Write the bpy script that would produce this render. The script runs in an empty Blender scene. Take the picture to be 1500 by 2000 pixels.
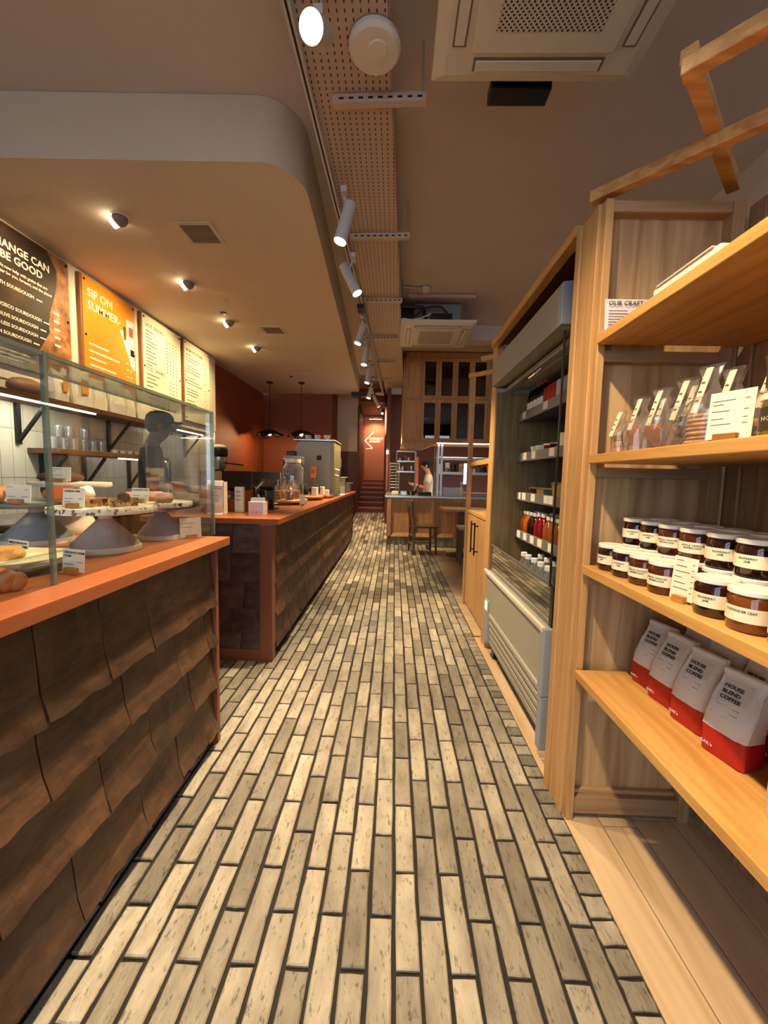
import bpy, math, random
from mathutils import Vector, Matrix
random.seed(7)
SC = bpy.context.scene
COL = SC.collection
R = math.radians

# ------------------------------------------------------------------ camera
cam = bpy.data.cameras.new('camera')
cam.sensor_fit = 'HORIZONTAL'; cam.sensor_width = 36.0
cam.lens = 782.0 * 36.0 / 1500.0
cam.clip_start = 0.02; cam.clip_end = 200
co = bpy.data.objects.new('camera', cam); COL.objects.link(co)
YAW, PITCH, ROLL = R(1.3466), R(5.0015), R(1.3)
fw = Vector((-math.sin(YAW)*math.cos(PITCH), math.cos(YAW)*math.cos(PITCH), -math.sin(PITCH)))
r0 = Vector((math.cos(YAW), math.sin(YAW), 0)); u0 = r0.cross(fw)
rr = r0*math.cos(ROLL) + u0*math.sin(ROLL); uu = u0*math.cos(ROLL) - r0*math.sin(ROLL)
co.matrix_world = Matrix(((rr.x, uu.x, -fw.x, 0), (rr.y, uu.y, -fw.y, 0), (rr.z, uu.z, -fw.z, 1.25), (0, 0, 0, 1)))
SC.camera = co

# ------------------------------------------------------------------ world, exposure
w = bpy.data.worlds.new('daylight'); SC.world = w; w.use_nodes = True
w.node_tree.nodes['Background'].inputs[0].default_value = (0.72, 0.82, 1.0, 1)
w.node_tree.nodes['Background'].inputs[1].default_value = 2.5
vs = SC.view_settings
vs.view_transform = 'Standard'; vs.look = 'None'; vs.exposure = 0.80; vs.gamma = 1.0; vs.use_curve_mapping = False
cy_ = SC.cycles
cy_.max_bounces = 5; cy_.diffuse_bounces = 3; cy_.glossy_bounces = 2; cy_.transmission_bounces = 2; cy_.transparent_max_bounces = 10
cy_.caustics_reflective = False; cy_.caustics_refractive = False; cy_.use_adaptive_sampling = True; cy_.adaptive_threshold = 0.08; cy_.adaptive_min_samples = 16; cy_.use_denoising = True; cy_.sample_clamp_indirect = 6.0
WARM = (1.0, 0.76, 0.46)

def lamp(name, kind, loc, energy, color=WARM, aim=None, size=0.05, cone=70, blend=0.6, parent=None, sx=None, sy=None):
    l = bpy.data.lights.new(name, kind); l.energy = energy; l.color = color
    if kind == 'SPOT':
        l.spot_size = R(cone); l.spot_blend = blend; l.shadow_soft_size = size
    elif kind == 'AREA':
        l.shape = 'RECTANGLE'; l.size = sx; l.size_y = sy
    else:
        l.shadow_soft_size = size
    o = bpy.data.objects.new(name, l); COL.objects.link(o)
    if parent is not None:
        o.parent = parent; loc = Vector(loc) - WL[parent.name]
    o.location = loc
    if aim is not None:
        d = Vector(aim); o.rotation_euler = d.to_track_quat('-Z', 'Y').to_euler()
    return o

# ------------------------------------------------------------------ materials
MATS = {}
def new_mat(name):
    m = bpy.data.materials.new(name); m.use_nodes = True
    MATS[name] = m
    nt = m.node_tree
    return m, nt, nt.nodes['Principled BSDF']
def srgb(c):
    return tuple(((v/12.92) if v <= 0.04045 else ((v+0.055)/1.055)**2.4) for v in [x/255.0 for x in c])
def mat(name, c, rough=0.5, metal=0.0, noise=0.0, nscale=8.0, bump=0.0, bscale=60.0, rnd=0.0, spec=0.5, coat=0.0, lin=False):
    """plain paint / metal / paper with optional mottling, relief and per-object variation"""
    m, nt, b = new_mat(name)
    c = c if lin else srgb(c)
    b.inputs['Roughness'].default_value = rough; b.inputs['Metallic'].default_value = metal
    b.inputs['Specular IOR Level'].default_value = spec; b.inputs['Coat Weight'].default_value = coat
    b.inputs['Base Color'].default_value = (*c, 1)
    L = nt.links; N = nt.nodes
    src = None
    if noise > 0 or rnd > 0:
        tc = N.new('ShaderNodeTexCoord'); hsv = N.new('ShaderNodeHueSaturation')
        hsv.inputs['Color'].default_value = (*c, 1)
        val = None
        if noise > 0:
            nz = N.new('ShaderNodeTexNoise'); nz.inputs['Scale'].default_value = nscale; nz.inputs['Detail'].default_value = 5
            L.new(tc.outputs['Object'], nz.inputs['Vector'])
            mr = N.new('ShaderNodeMapRange'); mr.inputs['From Min'].default_value = 0.3; mr.inputs['From Max'].default_value = 0.7
            mr.inputs['To Min'].default_value = 1-noise; mr.inputs['To Max'].default_value = 1+noise
            L.new(nz.outputs['Fac'], mr.inputs['Value']); val = mr.outputs['Result']
        if rnd > 0:
            oi = N.new('ShaderNodeObjectInfo'); mr2 = N.new('ShaderNodeMapRange')
            mr2.inputs['To Min'].default_value = 1-rnd; mr2.inputs['To Max'].default_value = 1+rnd
            L.new(oi.outputs['Random'], mr2.inputs['Value'])
            if val is not None:
                mu = N.new('ShaderNodeMath'); mu.operation = 'MULTIPLY'; L.new(val, mu.inputs[0]); L.new(mr2.outputs['Result'], mu.inputs[1]); val = mu.outputs[0]
            else:
                val = mr2.outputs['Result']
        L.new(val, hsv.inputs['Value']); L.new(hsv.outputs['Color'], b.inputs['Base Color'])
    if bump > 0:
        tc2 = N.new('ShaderNodeTexCoord'); n2 = N.new('ShaderNodeTexNoise'); n2.inputs['Scale'].default_value = bscale; n2.inputs['Detail'].default_value = 6
        bp = N.new('ShaderNodeBump'); bp.inputs['Strength'].default_value = bump; bp.inputs['Distance'].default_value = 0.01
        L.new(tc2.outputs['Object'], n2.inputs['Vector']); L.new(n2.outputs['Fac'], bp.inputs['Height']); L.new(bp.outputs['Normal'], b.inputs['Normal'])
    return m
def wood(name, c1, c2, axis, rough=0.45, fine=1.0, rnd=0.08):
    """two-tone grain running along AXIS"""
    m, nt, b = new_mat(name); N = nt.nodes; L = nt.links
    tc = N.new('ShaderNodeTexCoord'); mp = N.new('ShaderNodeMapping'); oi = N.new('ShaderNodeObjectInfo')
    s = [14.0*fine]*3; s[axis] = 0.9*fine; mp.inputs['Scale'].default_value = s
    ad = N.new('ShaderNodeVectorMath'); ad.operation = 'ADD'
    sc = N.new('ShaderNodeVectorMath'); sc.operation = 'SCALE'; sc.inputs['Scale'].default_value = 7.0
    cx = N.new('ShaderNodeCombineXYZ')
    for i in range(3): L.new(oi.outputs['Random'], cx.inputs[i])
    L.new(cx.outputs[0], sc.inputs[0]); L.new(tc.outputs['Object'], ad.inputs[0]); L.new(sc.outputs[0], ad.inputs[1])
    L.new(ad.outputs[0], mp.inputs['Vector'])
    nz = N.new('ShaderNodeTexNoise'); nz.inputs['Scale'].default_value = 2.2; nz.inputs['Detail'].default_value = 7; nz.inputs['Distortion'].default_value = 0.9
    L.new(mp.outputs[0], nz.inputs['Vector'])
    cr = N.new('ShaderNodeValToRGB'); e = cr.color_ramp.elements
    e[0].position = 0.33; e[0].color = (*srgb(c2), 1); e[1].position = 0.62; e[1].color = (*srgb(c1), 1)
    L.new(nz.outputs['Fac'], cr.inputs[0])
    hs = N.new('ShaderNodeHueSaturation'); mr = N.new('ShaderNodeMapRange'); mr.inputs['To Min'].default_value = 1-rnd; mr.inputs['To Max'].default_value = 1+rnd
    L.new(oi.outputs['Random'], mr.inputs['Value']); L.new(mr.outputs[0], hs.inputs['Value']); L.new(cr.outputs[0], hs.inputs['Color'])
    L.new(hs.outputs[0], b.inputs['Base Color'])
    b.inputs['Roughness'].default_value = rough
    bp = N.new('ShaderNodeBump'); bp.inputs['Strength'].default_value = 0.12; bp.inputs['Distance'].default_value = 0.004
    L.new(nz.outputs['Fac'], bp.inputs['Height']); L.new(bp.outputs[0], b.inputs['Normal'])
    return m
def ramp_mat(name, stops, scale=8, detail=8, rough=0.6, stretch=(1, 1, 1), rnd_shift=True, rnd=0.2, bump=0.3, bscale=None, pits=0.0, vor=False):
    """mottled stone / slate / crumb colours from a noise ramp, shifted per object"""
    m, nt, b = new_mat(name); N = nt.nodes; L = nt.links
    tc = N.new('ShaderNodeTexCoord'); mp = N.new('ShaderNodeMapping'); mp.inputs['Scale'].default_value = stretch
    oi = N.new('ShaderNodeObjectInfo')
    if rnd_shift:
        cx = N.new('ShaderNodeCombineXYZ'); sc = N.new('ShaderNodeVectorMath'); sc.operation = 'SCALE'; sc.inputs['Scale'].default_value = 23.0
        ad = N.new('ShaderNodeVectorMath'); ad.operation = 'ADD'
        for i in range(3): L.new(oi.outputs['Random'], cx.inputs[i])
        L.new(cx.outputs[0], sc.inputs[0]); L.new(tc.outputs['Object'], ad.inputs[0]); L.new(sc.outputs[0], ad.inputs[1]); L.new(ad.outputs[0], mp.inputs['Vector'])
    else:
        L.new(tc.outputs['Object'], mp.inputs['Vector'])
    if vor:
        nz = N.new('ShaderNodeTexVoronoi'); nz.inputs['Scale'].default_value = scale; out = nz.outputs['Color']
        bw = N.new('ShaderNodeSeparateColor'); L.new(out, bw.inputs[0]); out = bw.outputs[0]
    else:
        nz = N.new('ShaderNodeTexNoise'); nz.inputs['Scale'].default_value = scale; nz.inputs['Detail'].default_value = detail; nz.inputs['Roughness'].default_value = 0.62; out = nz.outputs['Fac']
    L.new(mp.outputs[0], nz.inputs['Vector'])
    cr = N.new('ShaderNodeValToRGB'); els = cr.color_ramp.elements
    while len(els) < len(stops): els.new(0.5)
    for e, (p, c) in zip(els, stops): e.position = p; e.color = (*srgb(c), 1)
    L.new(out, cr.inputs[0])
    hs = N.new('ShaderNodeHueSaturation'); mr = N.new('ShaderNodeMapRange'); mr.inputs['To Min'].default_value = 1-rnd; mr.inputs['To Max'].default_value = 1+rnd
    wn = N.new('ShaderNodeTexWhiteNoise'); wn.noise_dimensions = '1D'; L.new(oi.outputs['Random'], wn.inputs['W'])
    L.new(wn.outputs['Value'], mr.inputs['Value']); L.new(mr.outputs[0], hs.inputs['Value']); L.new(cr.outputs[0], hs.inputs['Color'])
    col = hs.outputs[0]
    if pits > 0:
        n3 = N.new('ShaderNodeTexNoise'); n3.inputs['Scale'].default_value = 55; n3.inputs['Detail'].default_value = 6; n3.inputs['Roughness'].default_value = 0.7; L.new(mp.outputs[0], n3.inputs['Vector'])
        m3 = N.new('ShaderNodeMapRange'); m3.inputs['From Min'].default_value = 0.36; m3.inputs['From Max'].default_value = 0.43; m3.inputs['To Min'].default_value = 1-pits; m3.inputs['To Max'].default_value = 1.0
        L.new(n3.outputs['Fac'], m3.inputs['Value'])
        mm = N.new('ShaderNodeMix'); mm.data_type = 'RGBA'; mm.blend_type = 'MULTIPLY'; mm.inputs[0].default_value = 1.0
        L.new(col, mm.inputs[6]); L.new(m3.outputs[0], mm.inputs[7]); col = mm.outputs[2]
    L.new(col, b.inputs['Base Color']); b.inputs['Roughness'].default_value = rough
    if bump > 0:
        n2 = N.new('ShaderNodeTexNoise'); n2.inputs['Scale'].default_value = bscale or scale*3; n2.inputs['Detail'].default_value = 6; L.new(mp.outputs[0], n2.inputs['Vector'])
        bp = N.new('ShaderNodeBump'); bp.inputs['Strength'].default_value = bump; bp.inputs['Distance'].default_value = 0.01
        L.new(n2.outputs['Fac'], bp.inputs['Height']); L.new(bp.outputs[0], b.inputs['Normal'])
    return m
def emit(name, c, s):
    m, nt, b = new_mat(name)
    b.inputs['Base Color'].default_value = (*c, 1); b.inputs['Emission Color'].default_value = (*c, 1); b.inputs['Emission Strength'].default_value = s
    return m
def thin_glass(name, tint=(0.93, 0.97, 0.95), refl=1.0, rough=0.0, haze=0.0, hazec=(0.8, 0.8, 0.8)):
    """sheet glass: Fresnel mix of straight-through and mirror light"""
    m = bpy.data.materials.new(name); m.use_nodes = True; MATS[name] = m
    nt = m.node_tree; N = nt.nodes; L = nt.links
    N.remove(N['Principled BSDF']); out = N['Material Output']
    tr = N.new('ShaderNodeBsdfTransparent'); tr.inputs[0].default_value = (*tint, 1)
    gl = N.new('ShaderNodeBsdfGlossy'); gl.inputs['Roughness'].default_value = rough
    lw = N.new('ShaderNodeLayerWeight'); lw.inputs['Blend'].default_value = 0.5
    pw = N.new('ShaderNodeMath'); pw.operation = 'POWER'; pw.inputs[1].default_value = 5.0; L.new(lw.outputs['Facing'], pw.inputs[0])
    fr = N.new('ShaderNodeMath'); fr.operation = 'MULTIPLY_ADD'; fr.inputs[1].default_value = 0.96; fr.inputs[2].default_value = 0.04; L.new(pw.outputs[0], fr.inputs[0])
    mu = N.new('ShaderNodeMath'); mu.operation = 'MULTIPLY'; mu.inputs[1].default_value = refl; mu.use_clamp = True
    mx = N.new('ShaderNodeMixShader'); L.new(fr.outputs[0], mu.inputs[0]); L.new(mu.outputs[0], mx.inputs[0]); L.new(tr.outputs[0], mx.inputs[1]); L.new(gl.outputs[0], mx.inputs[2])
    last = mx.outputs[0]
    if haze > 0:
        df = N.new('ShaderNodeBsdfDiffuse'); df.inputs[0].default_value = (*hazec, 1); m2 = N.new('ShaderNodeMixShader'); m2.inputs[0].default_value = haze
        L.new(last, m2.inputs[1]); L.new(df.outputs[0], m2.inputs[2]); last = m2.outputs[0]
    L.new(last, out.inputs[0])
    return m
def slotted(name, c, dark, px, py, dx, dy, rough=0.5, rot=0.0, sy=0.0):
    """sheet metal punched with rows of slots"""
    m, nt, b = new_mat(name); N = nt.nodes; L = nt.links
    tc = N.new('ShaderNodeTexCoord'); mp = N.new('ShaderNodeMapping'); mp.inputs['Rotation'].default_value = (0, 0, rot); L.new(tc.outputs['Object'], mp.inputs[0])
    sp = N.new('ShaderNodeSeparateXYZ'); L.new(mp.outputs[0], sp.inputs[0])
    def band(sock, per, duty, shift=None):
        d = N.new('ShaderNodeMath'); d.operation = 'DIVIDE'; d.inputs[1].default_value = per; L.new(sock, d.inputs[0]); s = d.outputs[0]
        if shift is not None:
            a = N.new('ShaderNodeMath'); a.operation = 'ADD'; L.new(s, a.inputs[0]); L.new(shift, a.inputs[1]); s = a.outputs[0]
        fl = N.new('ShaderNodeMath'); fl.operation = 'FLOOR'; L.new(s, fl.inputs[0])
        f = N.new('ShaderNodeMath'); f.operation = 'FRACT'; L.new(s, f.inputs[0])
        lt = N.new('ShaderNodeMath'); lt.operation = 'LESS_THAN'; lt.inputs[1].default_value = duty; L.new(f.outputs[0], lt.inputs[0])
        return lt.outputs[0], fl.outputs[0]
    bx_, ix = band(sp.outputs[0], px, dx)
    sh = N.new('ShaderNodeMath'); sh.operation = 'MULTIPLY'; sh.inputs[1].default_value = sy; L.new(ix, sh.inputs[0])
    by_, _ = band(sp.outputs[1], py, dy, sh.outputs[0])
    mu = N.new('ShaderNodeMath'); mu.operation = 'MULTIPLY'; L.new(bx_, mu.inputs[0]); L.new(by_, mu.inputs[1])
    mx = N.new('ShaderNodeMix'); mx.data_type = 'RGBA'; mx.inputs[6].default_value = (*srgb(c), 1); mx.inputs[7].default_value = (*srgb(dark), 1)
    L.new(mu.outputs[0], mx.inputs[0]); L.new(mx.outputs[2], b.inputs['Base Color']); b.inputs['Roughness'].default_value = rough
    return m

M = MATS
mat('plaster', (210, 196, 184), 0.85, noise=0.03, nscale=1.5)
mat('plaster_soffit', (212, 195, 172), 0.85, noise=0.03, nscale=1.5)
mat('white_panel', (226, 220, 206), 0.6)
mat('burnt_orange', (128, 62, 30), 0.6, noise=0.06, nscale=2)
mat('kitchen_wall', (84, 42, 26), 0.6, noise=0.06, nscale=2)
mat('dark_red_panel', (96, 42, 26), 0.5, noise=0.05)
mat('stair_wood', (122, 58, 32), 0.4, noise=0.1)
mat('stair_nosing', (168, 110, 84), 0.4)
mat('grout', (34, 30, 26), 0.9, noise=0.2, nscale=30)
ramp_mat('brick_tile', [(0.2, (92, 85, 73)), (0.42, (132, 124, 109)), (0.7, (164, 155, 138))], scale=9, stretch=(1.5, 0.55, 1), rough=0.6, rnd=0.42, bump=0.35, bscale=60, pits=0.6)
ramp_mat('brick_tile_far', [(0.2, (130, 116, 98)), (0.45, (184, 170, 148)), (0.75, (212, 200, 180))], scale=6, rough=0.55, rnd=0.0, bump=0.15)
ramp_mat('slate', [(0.22, (42, 28, 20)), (0.45, (68, 46, 32)), (0.62, (94, 66, 45)), (0.8, (82, 46, 31))], scale=5, detail=9, rough=0.5, stretch=(1, 1, 2.2), rnd=0.3, bump=0.55, bscale=16)
mat('orange_laminate', (166, 94, 52), 0.35, noise=0.04, nscale=3)
mat('orange_post', (128, 70, 46), 0.4, noise=0.04)
wood('oak_shelf', (212, 162, 94), (190, 136, 70), 1, rough=0.42, fine=1.1)
wood('oak_upright', (204, 160, 106), (186, 138, 84), 2, rough=0.45, fine=1.3)
wood('oak_across', (214, 164, 104), (182, 128, 74), 0, rough=0.45)
wood('oak_panel', (198, 164, 120), (150, 114, 76), 2, rough=0.5, fine=0.62)
wood('oak_rail_shaded', (172, 140, 106), (150, 116, 82), 0, rough=0.5)  # greyer oak: shade on the rails is put into the colour
wood('oak_stile_shaded', (176, 144, 108), (152, 118, 84), 2, rough=0.5)  # same for the rear stile, its shade is in the colour
wood('oak_slat', (178, 144, 112), (150, 116, 88), 2, rough=0.5)
wood('kitchen_wood', (196, 146, 92), (172, 122, 72), 2, rough=0.5, fine=0.9)
wood('floor_board', (206, 180, 146), (184, 154, 118), 1, rough=0.5, fine=0.6, rnd=0.06)
wood('walnut', (112, 76, 46), (84, 54, 32), 1, rough=0.5)
wood('chair_wood', (112, 88, 60), (88, 66, 44), 2, rough=0.5)
wood('card_block', (176, 124, 66), (150, 98, 48), 0, rough=0.5)
mat('white_paint_metal', (222, 214, 200), 0.45)
mat('track_metal', (198, 194, 190), 0.4)
mat('strut', (196, 176, 160), 0.5)
slotted('tray_metal', (196, 172, 156), (58, 44, 36), 0.034, 0.034, 0.2, 0.45, sy=0.0)
slotted('grille_metal', (214, 206, 190), (52, 46, 40), 0.016, 0.016, 0.55, 0.55, rot=R(45))
mat('cassette_white', (224, 216, 198), 0.45)
mat('black_plastic', (22, 21, 20), 0.35)
mat('black_matte', (16, 15, 15), 0.7)
mat('black_metal', (30, 28, 27), 0.4, metal=0.3)
mat('grey_vent', (128, 114, 100), 0.6)
mat('galvanised', (150, 156, 158), 0.4, metal=0.4)
mat('steel', (190, 190, 188), 0.28, metal=0.9)
mat('steel_dull', (150, 150, 150), 0.4, metal=0.7)
mat('fridge_body', (168, 164, 148), 0.42)
mat('fridge_grey', (156, 160, 168), 0.4)
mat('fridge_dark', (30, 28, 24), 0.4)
wood('fridge_lining', (142, 118, 80), (112, 92, 60), 2, rough=0.3)
mat('shelf_edge', (120, 116, 122), 0.4)
mat('shelf_grey', (74, 76, 82), 0.4)
mat('paper', (240, 232, 212), 0.7)
mat('paper_cool', (222, 214, 218), 0.7)
mat('ink', (42, 38, 34), 0.7)
mat('ink_grey', (112, 104, 96), 0.7)
mat('orange_card', (226, 122, 66), 0.6)
mat('board_orange', (232, 146, 30), 0.55, noise=0.05)
ramp_mat('board_dark', [(0.3, (28, 20, 16)), (0.55, (52, 36, 26)), (0.75, (86, 58, 40))], scale=3, rough=0.5, rnd=0, bump=0)
ramp_mat('bread_photo', [(0.3, (96, 58, 30)), (0.5, (158, 104, 58)), (0.7, (206, 158, 98))], scale=9, rough=0.5, rnd=0, bump=0)
mat('board_white', (244, 238, 214), 0.6)
mat('board_edge', (150, 96, 48), 0.5)
mat('white_ink', (246, 240, 226), 0.6)
mat('wall_tile', (216, 208, 188), 0.25, rnd=0.07, noise=0.03, nscale=12)
mat('tile_grout', (150, 140, 122), 0.9)
ramp_mat('terrazzo_white', [(0.0, (70, 62, 54)), (0.16, (120, 104, 90)), (0.2, (230, 222, 206)), (0.9, (240, 234, 220)), (1.0, (176, 150, 128))], scale=95, rough=0.35, rnd=0.03, bump=0, vor=True)
ramp_mat('stone_grey', [(0.25, (112, 112, 114)), (0.5, (146, 146, 148)), (0.75, (168, 166, 164))], scale=7, rough=0.55, rnd=0.08, bump=0.2)
ramp_mat('stone_cream', [(0.25, (190, 176, 152)), (0.5, (216, 204, 182)), (0.75, (228, 218, 198))], scale=8, rough=0.55, rnd=0.05, bump=0.2)
ramp_mat('marble_green', [(0.25, (72, 80, 70)), (0.5, (98, 106, 94)), (0.75, (128, 132, 118))], scale=9, rough=0.3, rnd=0.05, bump=0)
mat('stone_pink', (206, 184, 168), 0.5, noise=0.05)
ramp_mat('cookie_dough', [(0.28, (54, 32, 18)), (0.36, (150, 98, 46)), (0.55, (198, 142, 76)), (0.8, (216, 164, 98))], scale=26, rough=0.75, rnd=0.1, bump=0.6, bscale=60)
ramp_mat('crust', [(0.3, (128, 66, 28)), (0.55, (186, 108, 52)), (0.8, (222, 156, 92))], scale=10, rough=0.45, rnd=0.12, bump=0.3)
ramp_mat('chocolate_cake', [(0.3, (52, 28, 20)), (0.6, (86, 48, 32)), (0.8, (120, 66, 44))], scale=18, rough=0.6, rnd=0.1, bump=0.4)
ramp_mat('granola', [(0.1, (48, 26, 14)), (0.4, (150, 96, 44)), (0.7, (206, 156, 92)), (0.95, (96, 44, 26))], scale=60, rough=0.6, rnd=0.1, bump=0.5, vor=True)
mat('pink_icing', (226, 172, 158), 0.4, noise=0.05)
mat('sponge', (176, 122, 62), 0.8, noise=0.15, nscale=60)
ramp_mat('biscuit', [(0.3, (160, 106, 54)), (0.6, (212, 160, 92)), (0.8, (228, 184, 120))], scale=30, rough=0.7, rnd=0.12, bump=0.4)
mat('parchment', (236, 224, 184), 0.7)
mat('pan_metal', (96, 90, 84), 0.35, metal=0.8)
mat('paper_bag_white', (232, 224, 206), 0.6, noise=0.05, nscale=14, bump=0.6, bscale=22)
mat('kraft', (186, 140, 92), 0.8, noise=0.08)
mat('bag_tag', (226, 150, 60), 0.6)
mat('bread_wrapped', (142, 104, 84), 0.5, noise=0.2)
mat('jam_dark', (44, 14, 12), 0.08, noise=0.3, nscale=30, coat=0.5)
mat('jam_marmalade', (80, 34, 14), 0.08, noise=0.3, nscale=30, coat=0.5)
mat('jam_amber', (116, 60, 20), 0.08, noise=0.2, nscale=20, coat=0.5)
mat('honey', (110, 88, 24), 0.08, noise=0.15, coat=0.5)
mat('jar_lid', (240, 236, 222), 0.4)
mat('jar_label', (240, 230, 200), 0.6)
mat('label_dark', (56, 50, 34), 0.5)
mat('coffee_white', (222, 216, 206), 0.6, noise=0.04, bump=0.35, bscale=14)
mat('bag_label', (206, 196, 178), 0.7)
mat('coffee_red', (178, 30, 26), 0.5, noise=0.05, bump=0.3, bscale=14)
mat('cloth_black', (26, 24, 24), 0.9, noise=0.1)
mat('cloth_denim', (52, 50, 52), 0.9)
mat('cloth_white', (232, 224, 196), 0.9, noise=0.04)
mat('skin_brown', (118, 76, 54), 0.55, noise=0.05)
mat('skin_light', (214, 158, 122), 0.55, noise=0.05)
mat('hair_black', (20, 16, 14), 0.8)
mat('eye', (30, 22, 18), 0.3)
mat('lip', (150, 84, 70), 0.5)
mat('machine_grey', (156, 152, 136), 0.4)
mat('machine_olive', (150, 142, 100), 0.4)
mat('porcelain', (236, 228, 210), 0.25)
mat('pendant_metal', (34, 24, 20), 0.5, metal=0.4)
mat('pendant_inside', (206, 170, 130), 0.5)
mat('leaf', (40, 66, 36), 0.5, noise=0.2)
mat('stone_tile', (176, 152, 120), 0.6, rnd=0.12, noise=0.1, nscale=6)
mat('bin_white', (216, 216, 224), 0.5)
mat('street_paving', (150, 148, 146), 0.8)
mat('street_facade', (176, 164, 150), 0.8)
mat('car_red', (150, 34, 40), 0.25)
thin_glass('sheet_glass', (0.96, 0.985, 0.97), 1.2)
thin_glass('end_glass', (0.90, 0.93, 0.94), 3.2, haze=0.03)
thin_glass('case_edge', (0.52, 0.60, 0.54), 2.0, rough=0.05, haze=0.30, hazec=(0.36, 0.40, 0.36))
thin_glass('cup_glass', (0.94, 0.95, 0.94), 3.0, haze=0.10)
thin_glass('bottle_clear', (0.90, 0.92, 0.92), 3.0, haze=0.10)
thin_glass('cello', (0.96, 0.95, 0.93), 2.6, rough=0.06, haze=0.07, hazec=(0.9, 0.85, 0.8))
thin_glass('dark_pane', (0.42, 0.32, 0.26), 3.0)
thin_glass('fridge_glass', (0.86, 0.86, 0.80), 2.2)
mat('juice_orange', (196, 96, 24), 0.12, noise=0.1)
mat('juice_red', (122, 16, 20), 0.12, noise=0.1)
mat('juice_dark', (42, 14, 16), 0.12)
mat('juice_amber', (138, 74, 26), 0.12)
mat('cola_dark', (22, 14, 12), 0.12)
mat('tin_red', (190, 48, 40), 0.3)
mat('cap_white', (232, 230, 226), 0.4)
mat('cap_teal', (58, 140, 146), 0.4)
mat('cap_pink', (208, 96, 92), 0.4)
mat('pot_food', (150, 120, 70), 0.5, noise=0.5, nscale=50)
emit('lamp_face', (1.0, 0.86, 0.58), 14)
emit('lamp_face_soft', (1.0, 0.84, 0.58), 5)
emit('led_strip', (1.0, 0.94, 0.82), 7)
emit('screen_green', (0.5, 0.9, 0.6), 0.6)

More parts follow.
